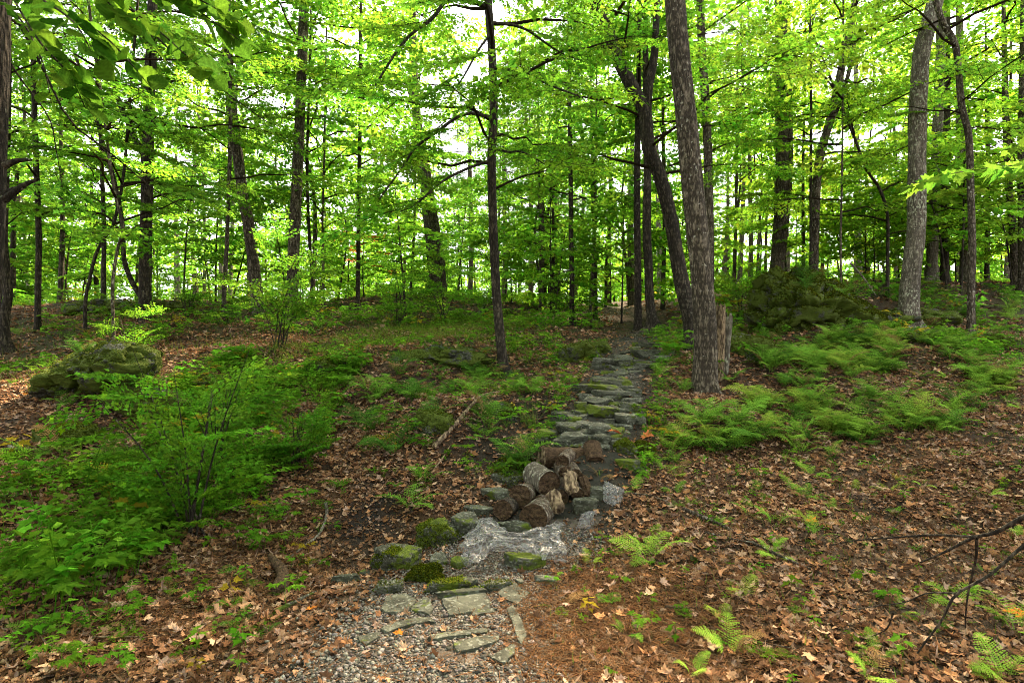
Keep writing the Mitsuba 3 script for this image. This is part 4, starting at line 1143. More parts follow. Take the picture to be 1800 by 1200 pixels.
k_, c_ = tree('basswood_tree', 'near trunk cut by the left edge, with broken dead limbs and big-leaved branches', [(-190, 1010), (-76, 700), (-34, 560), (-21, 430), (-16, 300), (-12, 150), (-7, 0)], 3.2, 48, 40, 9, DK, 40,
              [cr(5.5, 9, 8, 2.6, 1, 'mid', 60)], seed=60, rough=.2, dens_=.04)
for pix, w in (([(8, 292), (30, 283), (55, 281)], 12), ([(6, 352), (30, 334), (48, 322), (66, 316)], 14), ([(4, 345), (20, 333), (40, 328)], 10)):
    l = resample(np.array([at(x, y, 3.15) for x, y in pix]), 8)
    put(part(k_, 'dead_limb'), tube(l, np.linspace(w, w * .35, 8) / F * 3.15 / 2, 8, rough=.4, seed=w), DK, smooth=True)
big_leaves(k_, [np.array([at(-8, -40, 3.2), at(100, 10, 2.9), at(190, 70, 2.75), at(262, 150, 2.7)]), np.array([at(-8, -90, 3.2), at(150, -30, 2.9), at(260, 40, 2.8), at(330, 100, 2.75), at(372, 135, 2.7)]),
                np.array([at(-5, -160, 3.2), at(150, -70, 2.8), at(300, -10, 2.6), at(420, 70, 2.6)]), np.array([at(-8, -10, 3.2), at(40, 40, 3.0), at(75, 110, 2.9), at(90, 180, 2.8)]),
                np.array([at(-8, -60, 3.2), at(60, -10, 2.6), at(130, 40, 2.4), at(170, 110, 2.35)]), np.array([at(-8, -60, 3.2), at(120, -60, 2.6), at(190, 5, 2.5), at(250, 70, 2.45)]), np.array([at(-8, -160, 3.2), at(200, -60, 2.7), at(340, -5, 2.6), at(420, 40, 2.6)]), np.array([at(-8, -60, 3.2), at(60, 60, 2.7), at(120, 130, 2.6), at(150, 190, 2.6)])], .118, 'round', (0.075, 0.165, 0.014), 61, DK, .007)
limbs(k_, [([(-5, -30), (27, 30), (72, 113), (123, 213), (187, 263), (267, 330), (330, 372)], 3.3, 4.6, 6), ([(-5, -120), (120, -60), (223, 7), (277, 67), (317, 103), (393, 160), (470, 215)], 3.3, 4.8, 6),
           ([(-8, 60), (30, 130), (85, 205), (98, 260), (110, 330)], 3.3, 4.2, 4)], DK, 0, GREENS['deep'], 64, dens=2.0, scale=.6)
k_, c_ = tree('maple_tree', 'maple outside the right edge whose bright sprays of leaves reach in', [(2120, 900), (2110, 600), (2100, 300), (2090, 0)], 4.2, 46, 40, 9, B, 24, [cr(5.2, 9, 8, 2.6, 1, 'bright', 62)], seed=62)
big_leaves(k_, [np.array([at(2105, 200, 4.2), at(1950, 250, 3.8), at(1820, 285, 3.5), at(1700, 300, 3.3), at(1600, 325, 3.2)]), np.array([at(2105, 230, 4.2), at(1950, 270, 3.9), at(1840, 290, 3.7), at(1740, 305, 3.6)]),
                np.array([at(2105, 60, 4.2), at(1960, 150, 3.9), at(1850, 230, 3.8), at(1770, 262, 3.7)])], .10, 'maple', (0.105, 0.25, 0.022), 63, B, .006)

# ------------------------------------------------------------------ ferns
def frond_mesh(seed, pairs=17, rise=55, lobes=4):
    """One frond, 1 unit long: a bowed stalk along x with pairs of lobed leaflets."""
    rng = RNG(seed)
    s = np.linspace(0, 1, 12)
    th = np.radians(rise) * (1 - 1.5 * s ** 1.3)
    ds = 1 / 11
    x = np.concatenate([[0], np.cumsum(np.cos(th[:-1]) * ds)]); z = np.concatenate([[0], np.cumsum(np.sin(th[:-1]) * ds)])
    y = 0.05 * np.sin(s * 3 + seed) * s
    line = np.stack([x, y, z], -1)
    out = [tube(line, np.linspace(.008, .002, 12), 3)]
    V, Fc = [], []
    at_ = 0
    for k in range(pairs):
        t = .16 + .82 * k / (pairs - 1)
        o = along(line, t); d = along(line, min(1, t + .04)) - along(line, t - .04); d /= np.linalg.norm(d)
        ln = .26 * math.sin(math.pi * (1 - (1 - t) ** 1.0) ** .62) ** .75 * rng.uniform(.88, 1.1) + .012
        for sd in (1, -1):
            side = np.array([-d[1], d[0], 0]) * sd; side /= np.linalg.norm(side)
            ax = side + d * .45 + np.array([0, 0, rng.uniform(-.25, .12)]); ax /= np.linalg.norm(ax)
            wd = np.cross(ax, [0, 0, 1.0]); wd /= np.linalg.norm(wd)
            w = min(.024, .26 * ln)
            for q_ in range(lobes):
                a, b = q_ / lobes, (q_ + 1) / lobes
                tap = 1 - .75 * a
                p0, p1 = o + ax * ln * a, o + ax * ln * b * 1.02
                mid = o + ax * ln * (a + .75 * (b - a))
                V += [p0, p1, mid + wd * w * tap, mid - wd * w * tap]
                Fc += [(at_, at_ + 2, at_ + 1), (at_, at_ + 1, at_ + 3)]
                at_ += 4
    fr = (np.array(V), np.array(Fc))
    return cat([fr, out[0]])


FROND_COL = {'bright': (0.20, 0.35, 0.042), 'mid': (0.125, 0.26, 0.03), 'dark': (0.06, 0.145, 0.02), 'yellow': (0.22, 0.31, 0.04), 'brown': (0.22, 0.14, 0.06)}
FROND = {}
for cn, col in FROND_COL.items():
    for s in range(6):
        m_ = frond_mesh(s, pairs=18 + s % 3 * 2, rise=46 + 9 * (s % 4))
        cc = np.tile(np.array(col) * (0.8 + .08 * s), (len(m_[0]), 1))
        FROND[cn, s] = mikit.ply(m_, 'fern_green', smooth=False, color=cc)


LOOSE = [0]
labels['fern_carpet'] = {'label': 'farther small ferns merging into a loose green carpet on the right slope', 'category': 'ferns', 'kind': 'stuff'}


def fern(x, y, size, nf, col, seed, lab, grp, z=None, loose=False):
    rng = RNG(seed)
    k = None if loose else thing('fern', lab, 'fern', grp)
    a0 = rng.uniform(0, 6.28)
    for q_ in range(nf):
        a = a0 + q_ * 6.283 / nf + rng.normal(0, .35)
        sc = size * rng.uniform(.65, 1.15)
        A = T().translate([x + .02 * math.cos(a), y + .02 * math.sin(a), (H(x, y) if z is None else z) - .01]).rotate([0, 0, 1], math.degrees(a)).rotate([0, 1, 0], rng.uniform(-30, 16)).rotate([1, 0, 0], rng.uniform(-18, 18)).scale(sc)
        LOOSE[0] += loose
        scene[f'fern_carpet__{LOOSE[0]:03d}' if loose else part(k, 'frond')] = {**FROND['brown' if rng.uniform() < .05 else col, int(rng.integers(6))], 'to_world': A}


rng = RNG(90)
q_ = inside(A_FERN, 420, rng)
q_ = q_[meshkit.fbm(np.c_[q_ * 1.1, np.zeros(len(q_))], 2, 61) > .44][:300]
q_ = q_[np.argsort(q_[:, 1])]
for n_, (x, y) in enumerate(q_):
    fern(x, y, rng.uniform(.22, .50), int(rng.integers(5, 9)), ['bright', 'mid', 'dark', 'yellow', 'mid', 'bright'][n_ % 6], 900 + n_, 'light green lacy fern in the dense bank right of the thickest trunk', 'ferns in the bank on the right slope', loose=n_ >= 130)
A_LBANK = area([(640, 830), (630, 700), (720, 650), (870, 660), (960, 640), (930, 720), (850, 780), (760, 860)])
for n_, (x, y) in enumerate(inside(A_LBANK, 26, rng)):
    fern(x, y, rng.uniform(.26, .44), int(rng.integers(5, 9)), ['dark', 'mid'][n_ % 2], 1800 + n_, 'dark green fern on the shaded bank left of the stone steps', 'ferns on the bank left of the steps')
A_SLOPE = area([(1200, 660), (1260, 600), (1799, 540), (1799, 690), (1600, 650), (1400, 640)])
for n_, (x, y) in enumerate(inside(A_SLOPE, 34, rng)):
    fern(x, y, rng.uniform(.28, .55), int(rng.integers(5, 9)), ['mid', 'bright', 'dark'][n_ % 3], 1700 + n_, 'fern growing high on the right slope between the boulders and trunks', 'ferns high on the right slope')
q_ = inside(A_RIGHT, 115, rng)
q_ = q_[np.argsort(q_[:, 1])]
for n_, (x, y) in enumerate(q_):
    fern(x, y, rng.uniform(.09, .24), int(rng.integers(2, 6)), ['bright', 'mid', 'yellow'][n_ % 3], 1100 + n_, 'little fern sprouting alone through the leaf litter on the right', 'small ferns in the right leaf litter', loose=n_ >= 50)
SPOT = [  # px, py of the foot, size, fronds, colour, label
    (690, 800, .42, 9, 'dark', 'large dark fern left of the dark mossy boulder'), (650, 760, .36, 7, 'dark', 'dark fern above the largest one on the left bank'), (722, 895, .26, 7, 'mid', 'compact fern beside the mossy boulders and dark hollow'),
    (745, 845, .25, 6, 'mid', 'fern hanging over the hollow just below the dark mossy boulder'), (668, 700, .34, 7, 'mid', 'drooping fern below the left end of the mossy ledge'), (730, 690, .34, 7, 'dark', 'fern at the front of the long mossy ledge'),
    (700, 660, .4, 7, 'dark', 'broad fern hanging over the long mossy ledge'), (820, 690, .34, 7, 'mid', 'fern left of the foot of the thin dark tree'), (850, 770, .24, 5, 'mid', 'fern by the dark stone below the thin dark tree'), (905, 690, .22, 4, 'bright', 'small pale fern right of the mossy tree foot'),
    (1055, 842, .20, 3, 'bright', 'bright frond growing out of the woodpile'), (1140, 985, .30, 6, 'bright', 'spreading bright fern right of the plastic sheet'), (1185, 725, .34, 6, 'bright', 'fern left of the thickest trunk foot, by the steps'), (1190, 775, .3, 5, 'bright', 'fern right of the green mossy block'),
    (1285, 1150, .22, 4, 'bright', 'upright fern low in front of the pine needles'), (1530, 1199, .20, 3, 'bright', 'single pointed fern at the bottom edge, right of centre'), (1220, 1190, .18, 4, 'bright', 'fern tuft at the bottom edge below the pine needles'), (1790, 1110, .30, 5, 'bright', 'broad fern cut by the right edge near the bottom'),
    (1770, 1199, .22, 4, 'bright', 'fern at the bottom right corner'), (90, 1120, .2, 4, 'mid', 'drooping fern in the litter at the bottom left'), (430, 1105, .16, 3, 'dark', 'dark fern at the left edge of the gravel'), (460, 1120, .14, 3, 'dark', 'tiny dark fern touching the gravel'),
    (110, 800, .3, 6, 'bright', 'fern against the long low mossy stone'), (60, 810, .34, 6, 'mid', 'fern left of the long low mossy stone'), (180, 815, .3, 6, 'mid', 'fern right of the long low mossy stone'), (120, 715, .25, 5, 'mid', 'fern growing on the broad mossy outcrop'),
    (35, 590, .35, 6, 'mid', 'fern by the swollen foot of the bent left trunk'), (1390, 520, .5, 7, 'dark', 'dark fern on the left shoulder of the huge mossy boulder'), (1330, 560, .5, 7, 'dark', 'fern left of the huge mossy boulder'), (1500, 560, .5, 7, 'dark', 'fern below the right shoulder of the huge mossy boulder'),
    (1640, 520, .5, 7, 'mid', 'fern behind the lichened trunk'), (1780, 530, .5, 7, 'mid', 'fern high on the right edge of the slope'), (1290, 600, .4, 7, 'mid', 'fern beside the two broken stumps'), (1160, 660, .3, 6, 'bright', 'fern overhanging the upper steps from the right'),
    (1180, 640, .32, 6, 'mid', 'fern at the right end of the highest steps'), (1200, 690, .3, 6, 'mid', 'fern between the steps and the thickest trunk')]
for n_, (px, py, s, nf, col, lab) in enumerate(SPOT):
    p = hit(px, py)
    fern(p[0], p[1], s * (1.25 if px < 920 and 640 < py < 910 else 1.0), nf, col, 1300 + n_, lab, None, z=p[2])

rng = RNG(91)
for lab, (v, f) in TOPS:
    top = v[v[:, 2] > v[:, 2].min() + .62 * np.ptp(v[:, 2])]
    m = 16 if 'huge' in lab else 3
    for x, y, z in top[rng.choice(len(top), m, replace=False)]:
        fern(x, y, rng.uniform(.2, .42) * (1.3 if 'huge' in lab else 1), int(rng.integers(4, 8)), ['mid', 'dark'][rng.integers(2)], len(scene), 'dark fern rooted on top of the ' + lab.split(' of ')[0].split(' at ')[0].split(' next')[0].split(' behind')[0].split(' crowning')[0].split(' left')[0], 'ferns growing on ' + lab.split(' of ')[0][:60], z=z)

# ------------------------------------------------------------------ shrubs and undergrowth
def shrub(px, py, hgt, stems, col, seed, lab, level=1, lean=None, spread=.5, dens=3.2, sc=.55):
    rng = RNG(seed)
    p0 = hit(px, py)
    k = thing('shrub', lab, 'shrub')
    O, D, S, C = [], [], [], []
    for s in range(stems):
        a = rng.uniform(0, 6.28); r = rng.uniform(.1, 1) * spread * hgt
        e = p0 + np.array([math.cos(a) * r, math.sin(a) * r * .6, hgt * rng.uniform(.7, 1.05)])
        if lean is not None and s == 0:
            e = np.array(lean)
        line = resample(np.array([p0 + [rng.normal(0, .05), rng.normal(0, .05), -.05], p0 * .6 + e * .4 + [0, 0, .08 * hgt], e]), 9)
        put(part(k, 'stem'), tube(line, np.linspace(.006 + .003 * hgt, .002, 9), 5), DK, smooth=True)
        o, d, sc_, c = leafy_limb(line, level, GREENS[col], rng, dens, sc, .08 if level == 0 else .25)
        d[:, 2] *= .4
        O.append(o); D.append(d); S.append(sc_); C.append(c)
    m_ = place_sprays(level, np.vstack(O), np.vstack(D), np.concatenate(S), np.vstack(C), rng, .35)
    put(part(k, 'leaves'), m_[:2], 'leaf_green', color=m_[2])


shrub(340, 945, 1.45, 7, 'mid', 1, 'dark-stemmed airy bush amid the left ground plants', level=0, sc=.40, spread=.55, dens=4.2)
shrub(380, 830, .9, 8, 'mid', 2, 'leafy bush behind the dark-stemmed one on the left', level=0, sc=.34, dens=4.0)
shrub(520, 825, .6, 7, 'deep', 3, 'low deep green bush at the right end of the left plants', level=0, sc=.38, dens=4.5)
shrub(490, 612, 1.7, 8, 'mid', 4, 'shrub with one long stem leaning to the right', lean=at(604, 398, 10.3), sc=.6)
shrub(700, 575, 1.6, 6, 'bright', 5, 'thin bright shrub before the split old trunk', sc=.55)
shrub(780, 570, 1.8, 6, 'bright', 6, 'thin shrub with spreading stems left of the thin dark tree', sc=.55)
shrub(1010, 575, 1.4, 5, 'bright', 7, 'shrub with an arching stem beside the straight pole trunk', sc=.55)
shrub(330, 560, 1.3, 6, 'mid', 8, 'shrub with blue-green leaves right of the forked dark tree', sc=.6)
shrub(1300, 560, 1.3, 7, 'bright', 9, 'leafy shrub above the broken stumps', sc=.6)
shrub(230, 640, .8, 5, 'mid', 10, 'low shrub on the left slope below the forked dark tree', sc=.45)
shrub(1260, 470, 1.6, 6, 'yellow', 11, 'pale shrub between the thickest trunk and the huge boulder', sc=.6)
shrub(850, 560, 1.2, 5, 'mid', 12, 'small shrub just left of the thin dark tree, farther back', sc=.5)


def herb(seed):
    """A little plant: stalk and whorls of pointed leaflets, 1 unit tall."""
    rng = RNG(seed)
    V, Fc = [], []
    tv, tf = leaf_shape(1)
    tv = tv * [1, .8, 1]
    pos, dirs, sc = [], [], []
    st = np.array([[0, 0, 0], [rng.normal(0, .08), rng.normal(0, .08), .6], [rng.normal(0, .15), rng.normal(0, .15), 1.0]])
    for w in range(3):
        a = rng.uniform(0, 6.28) if w == 0 else a + 2.1 + rng.normal(0, .3)
        d0 = np.array([math.cos(a), math.sin(a), .1]); b = along(st, .75 + .12 * w)
        for q_ in range(3):
            o = b + d0 * (.2 + .22 * q_)
            for s in ((-1, 1) if q_ < 2 else (-1, 0, 1)):
                an = a + s * rng.uniform(.7, 1.1)
                pos.append(o); dirs.append([math.cos(an), math.sin(an), -rng.uniform(.0, .4)]); sc.append(rng.uniform(.26, .42))
    pos, dirs, sc = np.array(pos), np.array(dirs), np.array(sc)
    v, f = scatter(tv, tf, frames(dirs, np.tile([0, 0, 1.0], (len(dirs), 1)), rng, .25) * sc[:, None, None], pos)
    return cat([(v, f), tube(st, .012, 3)])


def herb_seedling(seed):
    """A tree seedling: a bare stalk with a few broad leaves near the top, 1 unit tall."""
    rng = RNG(seed)
    tv, tf = leaf_shape(0 if seed % 2 else 1)
    m = int(rng.integers(4, 8)); a = np.arange(m) * 2.4 + rng.uniform(0, 6); b = np.linspace(.5, 1, m)
    d = np.stack([np.cos(a), np.sin(a), -rng.uniform(0, .5, m)], -1)
    v, f = scatter(tv, tf, frames(d, np.tile([0, 0, 1.0], (m, 1)), rng, .3) * rng.uniform(.3, .6, m)[:, None, None], np.c_[d[:, :2] * .14, b])
    return cat([(v, f), tube(np.array([[0, 0, 0], [.05, 0, .5], [0, .04, 1]]), .014, 3)])


def herb_feather(seed):
    """A tuft of feathery fronds, 1 unit tall."""
    rng = RNG(seed)
    out = []
    for k in range(5):
        v, f = frond_mesh(seed * 7 + k, pairs=9, rise=62, lobes=1)
        R_ = trimesh.transformations.euler_matrix(rng.normal(0, .2), rng.uniform(-.3, .2), k * 1.257 + rng.normal(0, .3))[:3, :3]
        out.append(((v * [1, 1.35, 1] * rng.uniform(.7, 1.2)) @ R_.T, f))
    return cat(out)


def herb_shoot(seed):
    """An upright woody shoot with many small oval leaves, 1 unit tall."""
    rng = RNG(seed)
    tv, tf = leaf_shape(2)
    L = [np.array([[0, 0, 0], [rng.normal(0, .1), rng.normal(0, .1), .5], [rng.normal(0, .25), rng.normal(0, .25), 1]])]
    for k in range(4):
        o = along(L[0], .35 + .13 * k); a = rng.uniform(0, 6.28)
        L.append(np.array([o, o + [.14 * math.cos(a), .14 * math.sin(a), .10], o + [.3 * math.cos(a), .3 * math.sin(a), .16]]))
    P_, D_ = [], []
    for l in L:
        for t in np.linspace(.35, 1, 7):
            a = rng.uniform(0, 6.28); P_.append(along(l, t)); D_.append([math.cos(a), math.sin(a), rng.uniform(-.3, .4)])
    P_, D_ = np.array(P_), np.array(D_)
    v, f = scatter(tv * [1, .8, 1], tf, frames(D_, np.tile([0, 0, 1.0], (len(D_), 1)), rng, .4) * rng.uniform(.10, .18, len(P_))[:, None, None], P_)
    return cat([(v, f)] + [tube(l, .008, 3) for l in L])


HERBS = [herb(s) for s in range(5)] + [herb_seedling(s) for s in range(5)] + [herb_feather(s) for s in range(4)] + [herb_shoot(s) for s in range(4)]
KINDS = {'whorl': (0, 5), 'seedling': (5, 10), 'feather': (10, 14), 'shoot': (14, 18), 'any': (0, 18)}


def herbs(pts_, size, color, rng, kind='any'):
    out = []
    w = rng.integers(*KINDS[kind], len(pts_))
    sz = .55 + .9 * meshkit.fbm(np.c_[pts_ * 1.7, np.zeros(len(pts_))], 2, 71)
    for s in range(18):
        p = pts_[w == s]
        if not len(p):
            continue
        m = len(p); a = rng.uniform(0, 6.28, m); h_ = (size[0] + (size[1] - size[0]) * rng.beta(1.3, 2.2, m)) * sz[w == s]
        M = np.zeros((m, 3, 3)); M[:, 0, 0] = np.cos(a); M[:, 0, 1] = -np.sin(a); M[:, 1, 0] = np.sin(a); M[:, 1, 1] = np.cos(a); M[:, 2, 2] = 1
        M[:, 0, 2] = rng.normal(0, .2, m); M[:, 1, 2] = rng.normal(0, .2, m)
        c = np.array(color) * rng.uniform(.6, 1.35, (m, 1)) * (1 + rng.normal(0, .10, (m, 3)))
        yl = rng.uniform(size=m) < .03
        c[yl] = np.array([.38, .30, .03]) * rng.uniform(.6, 1.2, (int(yl.sum()), 1))
        out.append(scatter(*HERBS[s], M * h_[:, None, None], np.c_[p, H(p[:, 0], p[:, 1])], c))
    return cat(out)


rng = RNG(95)
ms = []
for kind, m, size, col, cut, sd in (('whorl', 700, (.08, .32), 'mid', .47, 31), ('seedling', 500, (.06, .28), 'bright', .45, 35), ('feather', 800, (.12, .36), 'bright', .48, 36), ('shoot', 520, (.15, .52), 'mid', .47, 37)):
    p = inside(A_GREEN, m, rng)
    p = p[(meshkit.fbm(np.c_[p * 1.1, np.zeros(len(p))], 3, sd) > cut) & (meshkit.fbm(np.c_[p * 2.3, np.zeros(len(p))], 2, 38) > .38)]
    ms.append(herbs(p, size, np.array(GREENS[col]) * 1.05, rng, kind))
p = inside(A_LEFTLIT, 120, rng); ms.append(herbs(p, (.06, .16), GREENS['mid'], rng))
p = inside(A_RIGHT, 520, rng); ms.append(herbs(p, (.03, .12), GREENS['mid'], rng))
A_MID = area([(0, 700), (0, 560), (300, 545), (620, 540), (960, 560), (1000, 640), (880, 650), (640, 650), (420, 640), (300, 690)])
p = inside(A_MID, 1500, rng); keep = meshkit.fbm(np.c_[p * .7, np.zeros(len(p))], 3, 32) > .45; ms.append(herbs(p[keep], (.10, .35), GREENS['mid'], rng))
A_BANK = area([(640, 860), (640, 690), (720, 650), (880, 650), (1010, 620), (1000, 680), (930, 760), (840, 860)])
p = inside(A_BANK, 300, rng); ms.append(herbs(p, (.06, .2), GREENS['mid'], rng))
yy_ = rng.uniform(5.2, 12, 420); pc_, pw_ = path_x(yy_)
ms.append(herbs(np.c_[pc_ + np.where(rng.uniform(size=420) < .5, -1, 1) * (pw_ * .95 + rng.gamma(1.5, .12, 420)), yy_], (.05, .2), GREENS['mid'], rng))
A_RBANK = area([(1130, 590), (1250, 560), (1799, 520), (1799, 660), (1560, 610), (1300, 640), (1200, 680)])
p = inside(A_RBANK, 900, rng); keep = meshkit.fbm(np.c_[p * .8, np.zeros(len(p))], 3, 33) > .42; ms.append(herbs(p[keep], (.12, .4), GREENS['mid'], rng))
x = rng.uniform(-24, 24, 4200); y = rng.uniform(13, 30, 4200)
c_, w_ = path_x(y); keep = (np.abs(x - c_) > w_ + .3) & (np.abs(x) < y * 1.05) & (meshkit.fbm(np.stack([x * .4, y * .4, x * 0], -1), 3, 34) > .40)
ms.append(herbs(np.c_[x, y][keep], (.18, .55), GREENS['bright'], rng))
m_ = cat(ms)
put('undergrowth', m_[:2], 'leaf_green', color=m_[2])
labels['undergrowth'] = {'label': 'dense low green plants and seedlings covering much of the forest floor', 'category': 'undergrowth', 'kind': 'stuff'}

# grass blades on the clearing behind the ledges
def blades(p, hgt, col, rng, width=.004):
    m = len(p)
    tv = np.array([[0, -1, 0], [0, 1, 0], [.5, .7, .12], [.5, -.7, .12], [1, 0, .45]]); tf = np.array([[0, 1, 2], [0, 2, 3], [3, 2, 4]])
    h_ = rng.uniform(*hgt, m); a = rng.uniform(0, 6.28, m); s = rng.uniform(.1, .7, m)
    d = np.stack([np.cos(a) * s, np.sin(a) * s, np.ones(m)], -1)
    M = frames(d, np.tile([1.0, 0, 0], (m, 1)), rng, 1.0)
    M = np.stack([M[..., 0] * h_[:, None], M[..., 1] * width, -M[..., 2] * h_[:, None]], -1)
    c = np.array(col) * rng.uniform(.6, 1.3, (m, 1)) * (1 + rng.normal(0, .1, (m, 3)))
    return scatter(tv, tf, M, np.c_[p, H(p[:, 0], p[:, 1]) - .005], c)


A_GRASS = area([(420, 660), (600, 615), (820, 600), (960, 560), (860, 545), (640, 580), (440, 625)])
ms = [blades(inside(A_GRASS, 9000, rng), (.06, .22), (0.13, 0.20, 0.025), rng, .004), blades(inside(A_MID, 6000, rng), (.05, .2), (0.09, 0.14, 0.02), rng, .004),
      blades(inside(A_RIGHT, 2500, rng), (.03, .10), (0.10, 0.15, 0.025), rng, .0022), blades(hit(930, 745)[:2] + rng.normal(0, .05, (90, 2)), (.10, .3), (0.12, 0.17, 0.04), rng, .003)]
m_ = cat(ms)
put('grass', m_[:2], 'fern_green', color=m_[2])
labels['grass'] = {'label': 'sparse thin grass among the low plants and the litter', 'category': 'grass', 'kind': 'stuff'}

# ------------------------------------------------------------------ leaf litter, pine needles, gravel
A_PATH = Polygon([(c - w, y) for y, c, w in [(y, *path_x(y)) for y in np.arange(2.0, 4.5, .1)]] + [(c + w, y) for y, c, w in [(y, *path_x(y)) for y in np.arange(4.4, 1.95, -.1)]]).buffer(0)


def litter_leaf(seed, simple):
    rng = RNG(seed)
    v, f = leaf_mesh(seed, 'maple' if seed % 3 else 'oval')
    if simple:
        v, f = leaf_shape(1 if simple == 1 else 2)
    v = v - [.4, 0, 0]
    a, b = rng.uniform(-2.2, 2.6), rng.uniform(-1.6, 1.8)
    v[:, 2] = .35 * a * v[:, 1] ** 2 * 2 + .3 * b * v[:, 0] ** 2 * 2 + .10 * np.sin(v[:, 0] * 6 + seed) * np.abs(v[:, 1]) * 2
    return v, f


DRY = np.array([(0.29, 0.175, 0.10), (0.21, 0.112, 0.06), (0.155, 0.082, 0.045), (0.08, 0.044, 0.026), (0.34, 0.225, 0.145), (0.23, 0.155, 0.115), (0.125, 0.062, 0.032), (0.26, 0.13, 0.06)]) * [1.22, 1.2, 1.24]


def litter(p, size, simple, rng, lift=.02, tilt=.45, dark=None):
    out = []
    w = rng.integers(0, 8, len(p))
    for s in range(8):
        q_ = p[w == s]; m = len(q_)
        if not m:
            continue
        a = rng.uniform(0, 6.28, m)
        M = frames(np.stack([np.cos(a), np.sin(a), rng.normal(0, .25, m)], -1), np.tile([0, 0, 1.0], (m, 1)), rng, tilt) * rng.uniform(*size, m)[:, None, None]
        c = DRY[rng.integers(0, 8, m)] * rng.uniform(.5, 1.3, (m, 1))
        if dark is not None:
            c = c * dark[w == s][:, None]
        out.append(scatter(*litter_leaf(s, simple), M, np.c_[q_, H(q_[:, 0], q_[:, 1]) + rng.uniform(.002, lift, m)], c))
    return cat(out)


def off_path(p, extra=0.0):
    c, w = path_x(p[:, 1])
    return np.abs(p[:, 0] - c) > w + extra + .15 * rng.normal(size=len(p))


shapely.prepare(A_HOLLOW); shapely.prepare(A_NEEDLE)
rng = RNG(97)
ms = []
for y0, y1, dens_, size, simple in ((1.9, 4.6, 860, (.028, .072), 0), (4.6, 8.0, 900, (.035, .078), 1), (8.0, 13, 430, (.05, .10), 1), (13, 24, 34, (.09, .16), 2)):
    n = int((y1 * y1 - y0 * y0) * .97 * dens_)
    y = np.sqrt(rng.uniform(y0 * y0, y1 * y1, n)); x = rng.uniform(-.97, .97, n) * y
    p = np.stack([x, y], -1)
    thin = meshkit.fbm(np.c_[p * 1.3, np.zeros(n)], 3, 41)
    k = rng.uniform(size=n) < np.clip((thin - .2) * 3.5, .3, 1)
    k &= off_path(p, .05) | (rng.uniform(size=n) < .07)
    k &= ~shapely.contains_xy(A_HOLLOW, x + rng.normal(0, .15, n), y + rng.normal(0, .15, n)) | (rng.uniform(size=n) < .10)
    jx, jy = rng.normal(0, .2, (2, n))
    k &= ~shapely.contains_xy(A_NEEDLE, x + jx, y + jy) | (rng.uniform(size=n) < .65)
    k &= ~shapely.contains_xy(A_GULLY, x + rng.normal(0, .15, n), y + rng.normal(0, .15, n)) | (rng.uniform(size=n) < .3)
    if y0 > 7:
        k &= rng.uniform(size=n) < .9
    ms.append(litter(p[k], size, simple, rng))
for y0, y1, dens_ in ((1.9, 5.5, 2100), (5.5, 9.5, 600)):
    n = int((y1 * y1 - y0 * y0) * .97 * dens_)
    y = np.sqrt(rng.uniform(y0 * y0, y1 * y1, n)); x = rng.uniform(-.97, .97, n) * y
    p = np.stack([x, y], -1)
    p = p[off_path(p, .0) | (rng.uniform(size=n) < .12)]
    ms.append(litter(p, (.010, .034), 2, rng, lift=.014, tilt=.6, dark=rng.uniform(.35, .9, len(p))))
m_ = cat(ms)
put('leaf_litter', m_[:2], 'dry_leaf', color=m_[2])
labels['leaf_litter'] = {'label': 'thick litter of dead brown and tan leaves over the forest floor', 'category': 'leaf litter', 'kind': 'stuff'}

n = 15000
p = np.vstack([inside(A_NEEDLE, n, rng), inside(A_RIGHT, 7000, rng), inside(A_LEFTLIT, 7000, rng), inside(A_PATH, 1800, rng)])
p = p + rng.normal(0, .14, p.shape)
a = rng.uniform(0, 6.28, len(p)); ln = rng.uniform(.05, .12, len(p))
M = frames(np.stack([np.cos(a), np.sin(a), rng.normal(0, .12, len(p))], -1), np.tile([0, 0, 1.0], (len(p), 1)), rng, .5)
M = np.stack([M[..., 0] * ln[:, None], M[..., 1] * .0014, M[..., 2] * .02], -1)
tv = np.array([[-.5, -1, 0], [-.5, 1, 0], [0, 1, .3], [0, -1, .3], [.5, 0, 0]]); tf = np.array([[0, 1, 2], [0, 2, 3], [3, 2, 4]])
m_ = scatter(tv, tf, M, np.c_[p, H(p[:, 0], p[:, 1]) + rng.uniform(.002, .022, len(p))], np.where(rng.uniform(size=(len(p), 1)) < .35, [[0.11, 0.070, 0.042]], [[0.115, 0.056, 0.026]]) * rng.uniform(.35, 1.5, (len(p), 1)))
put('pine_needles', m_[:2], 'dry_leaf', color=m_[2])
labels['pine_needles'] = {'label': 'rusty fallen pine needles scattered right of the gravel path', 'category': 'pine needles', 'kind': 'stuff'}

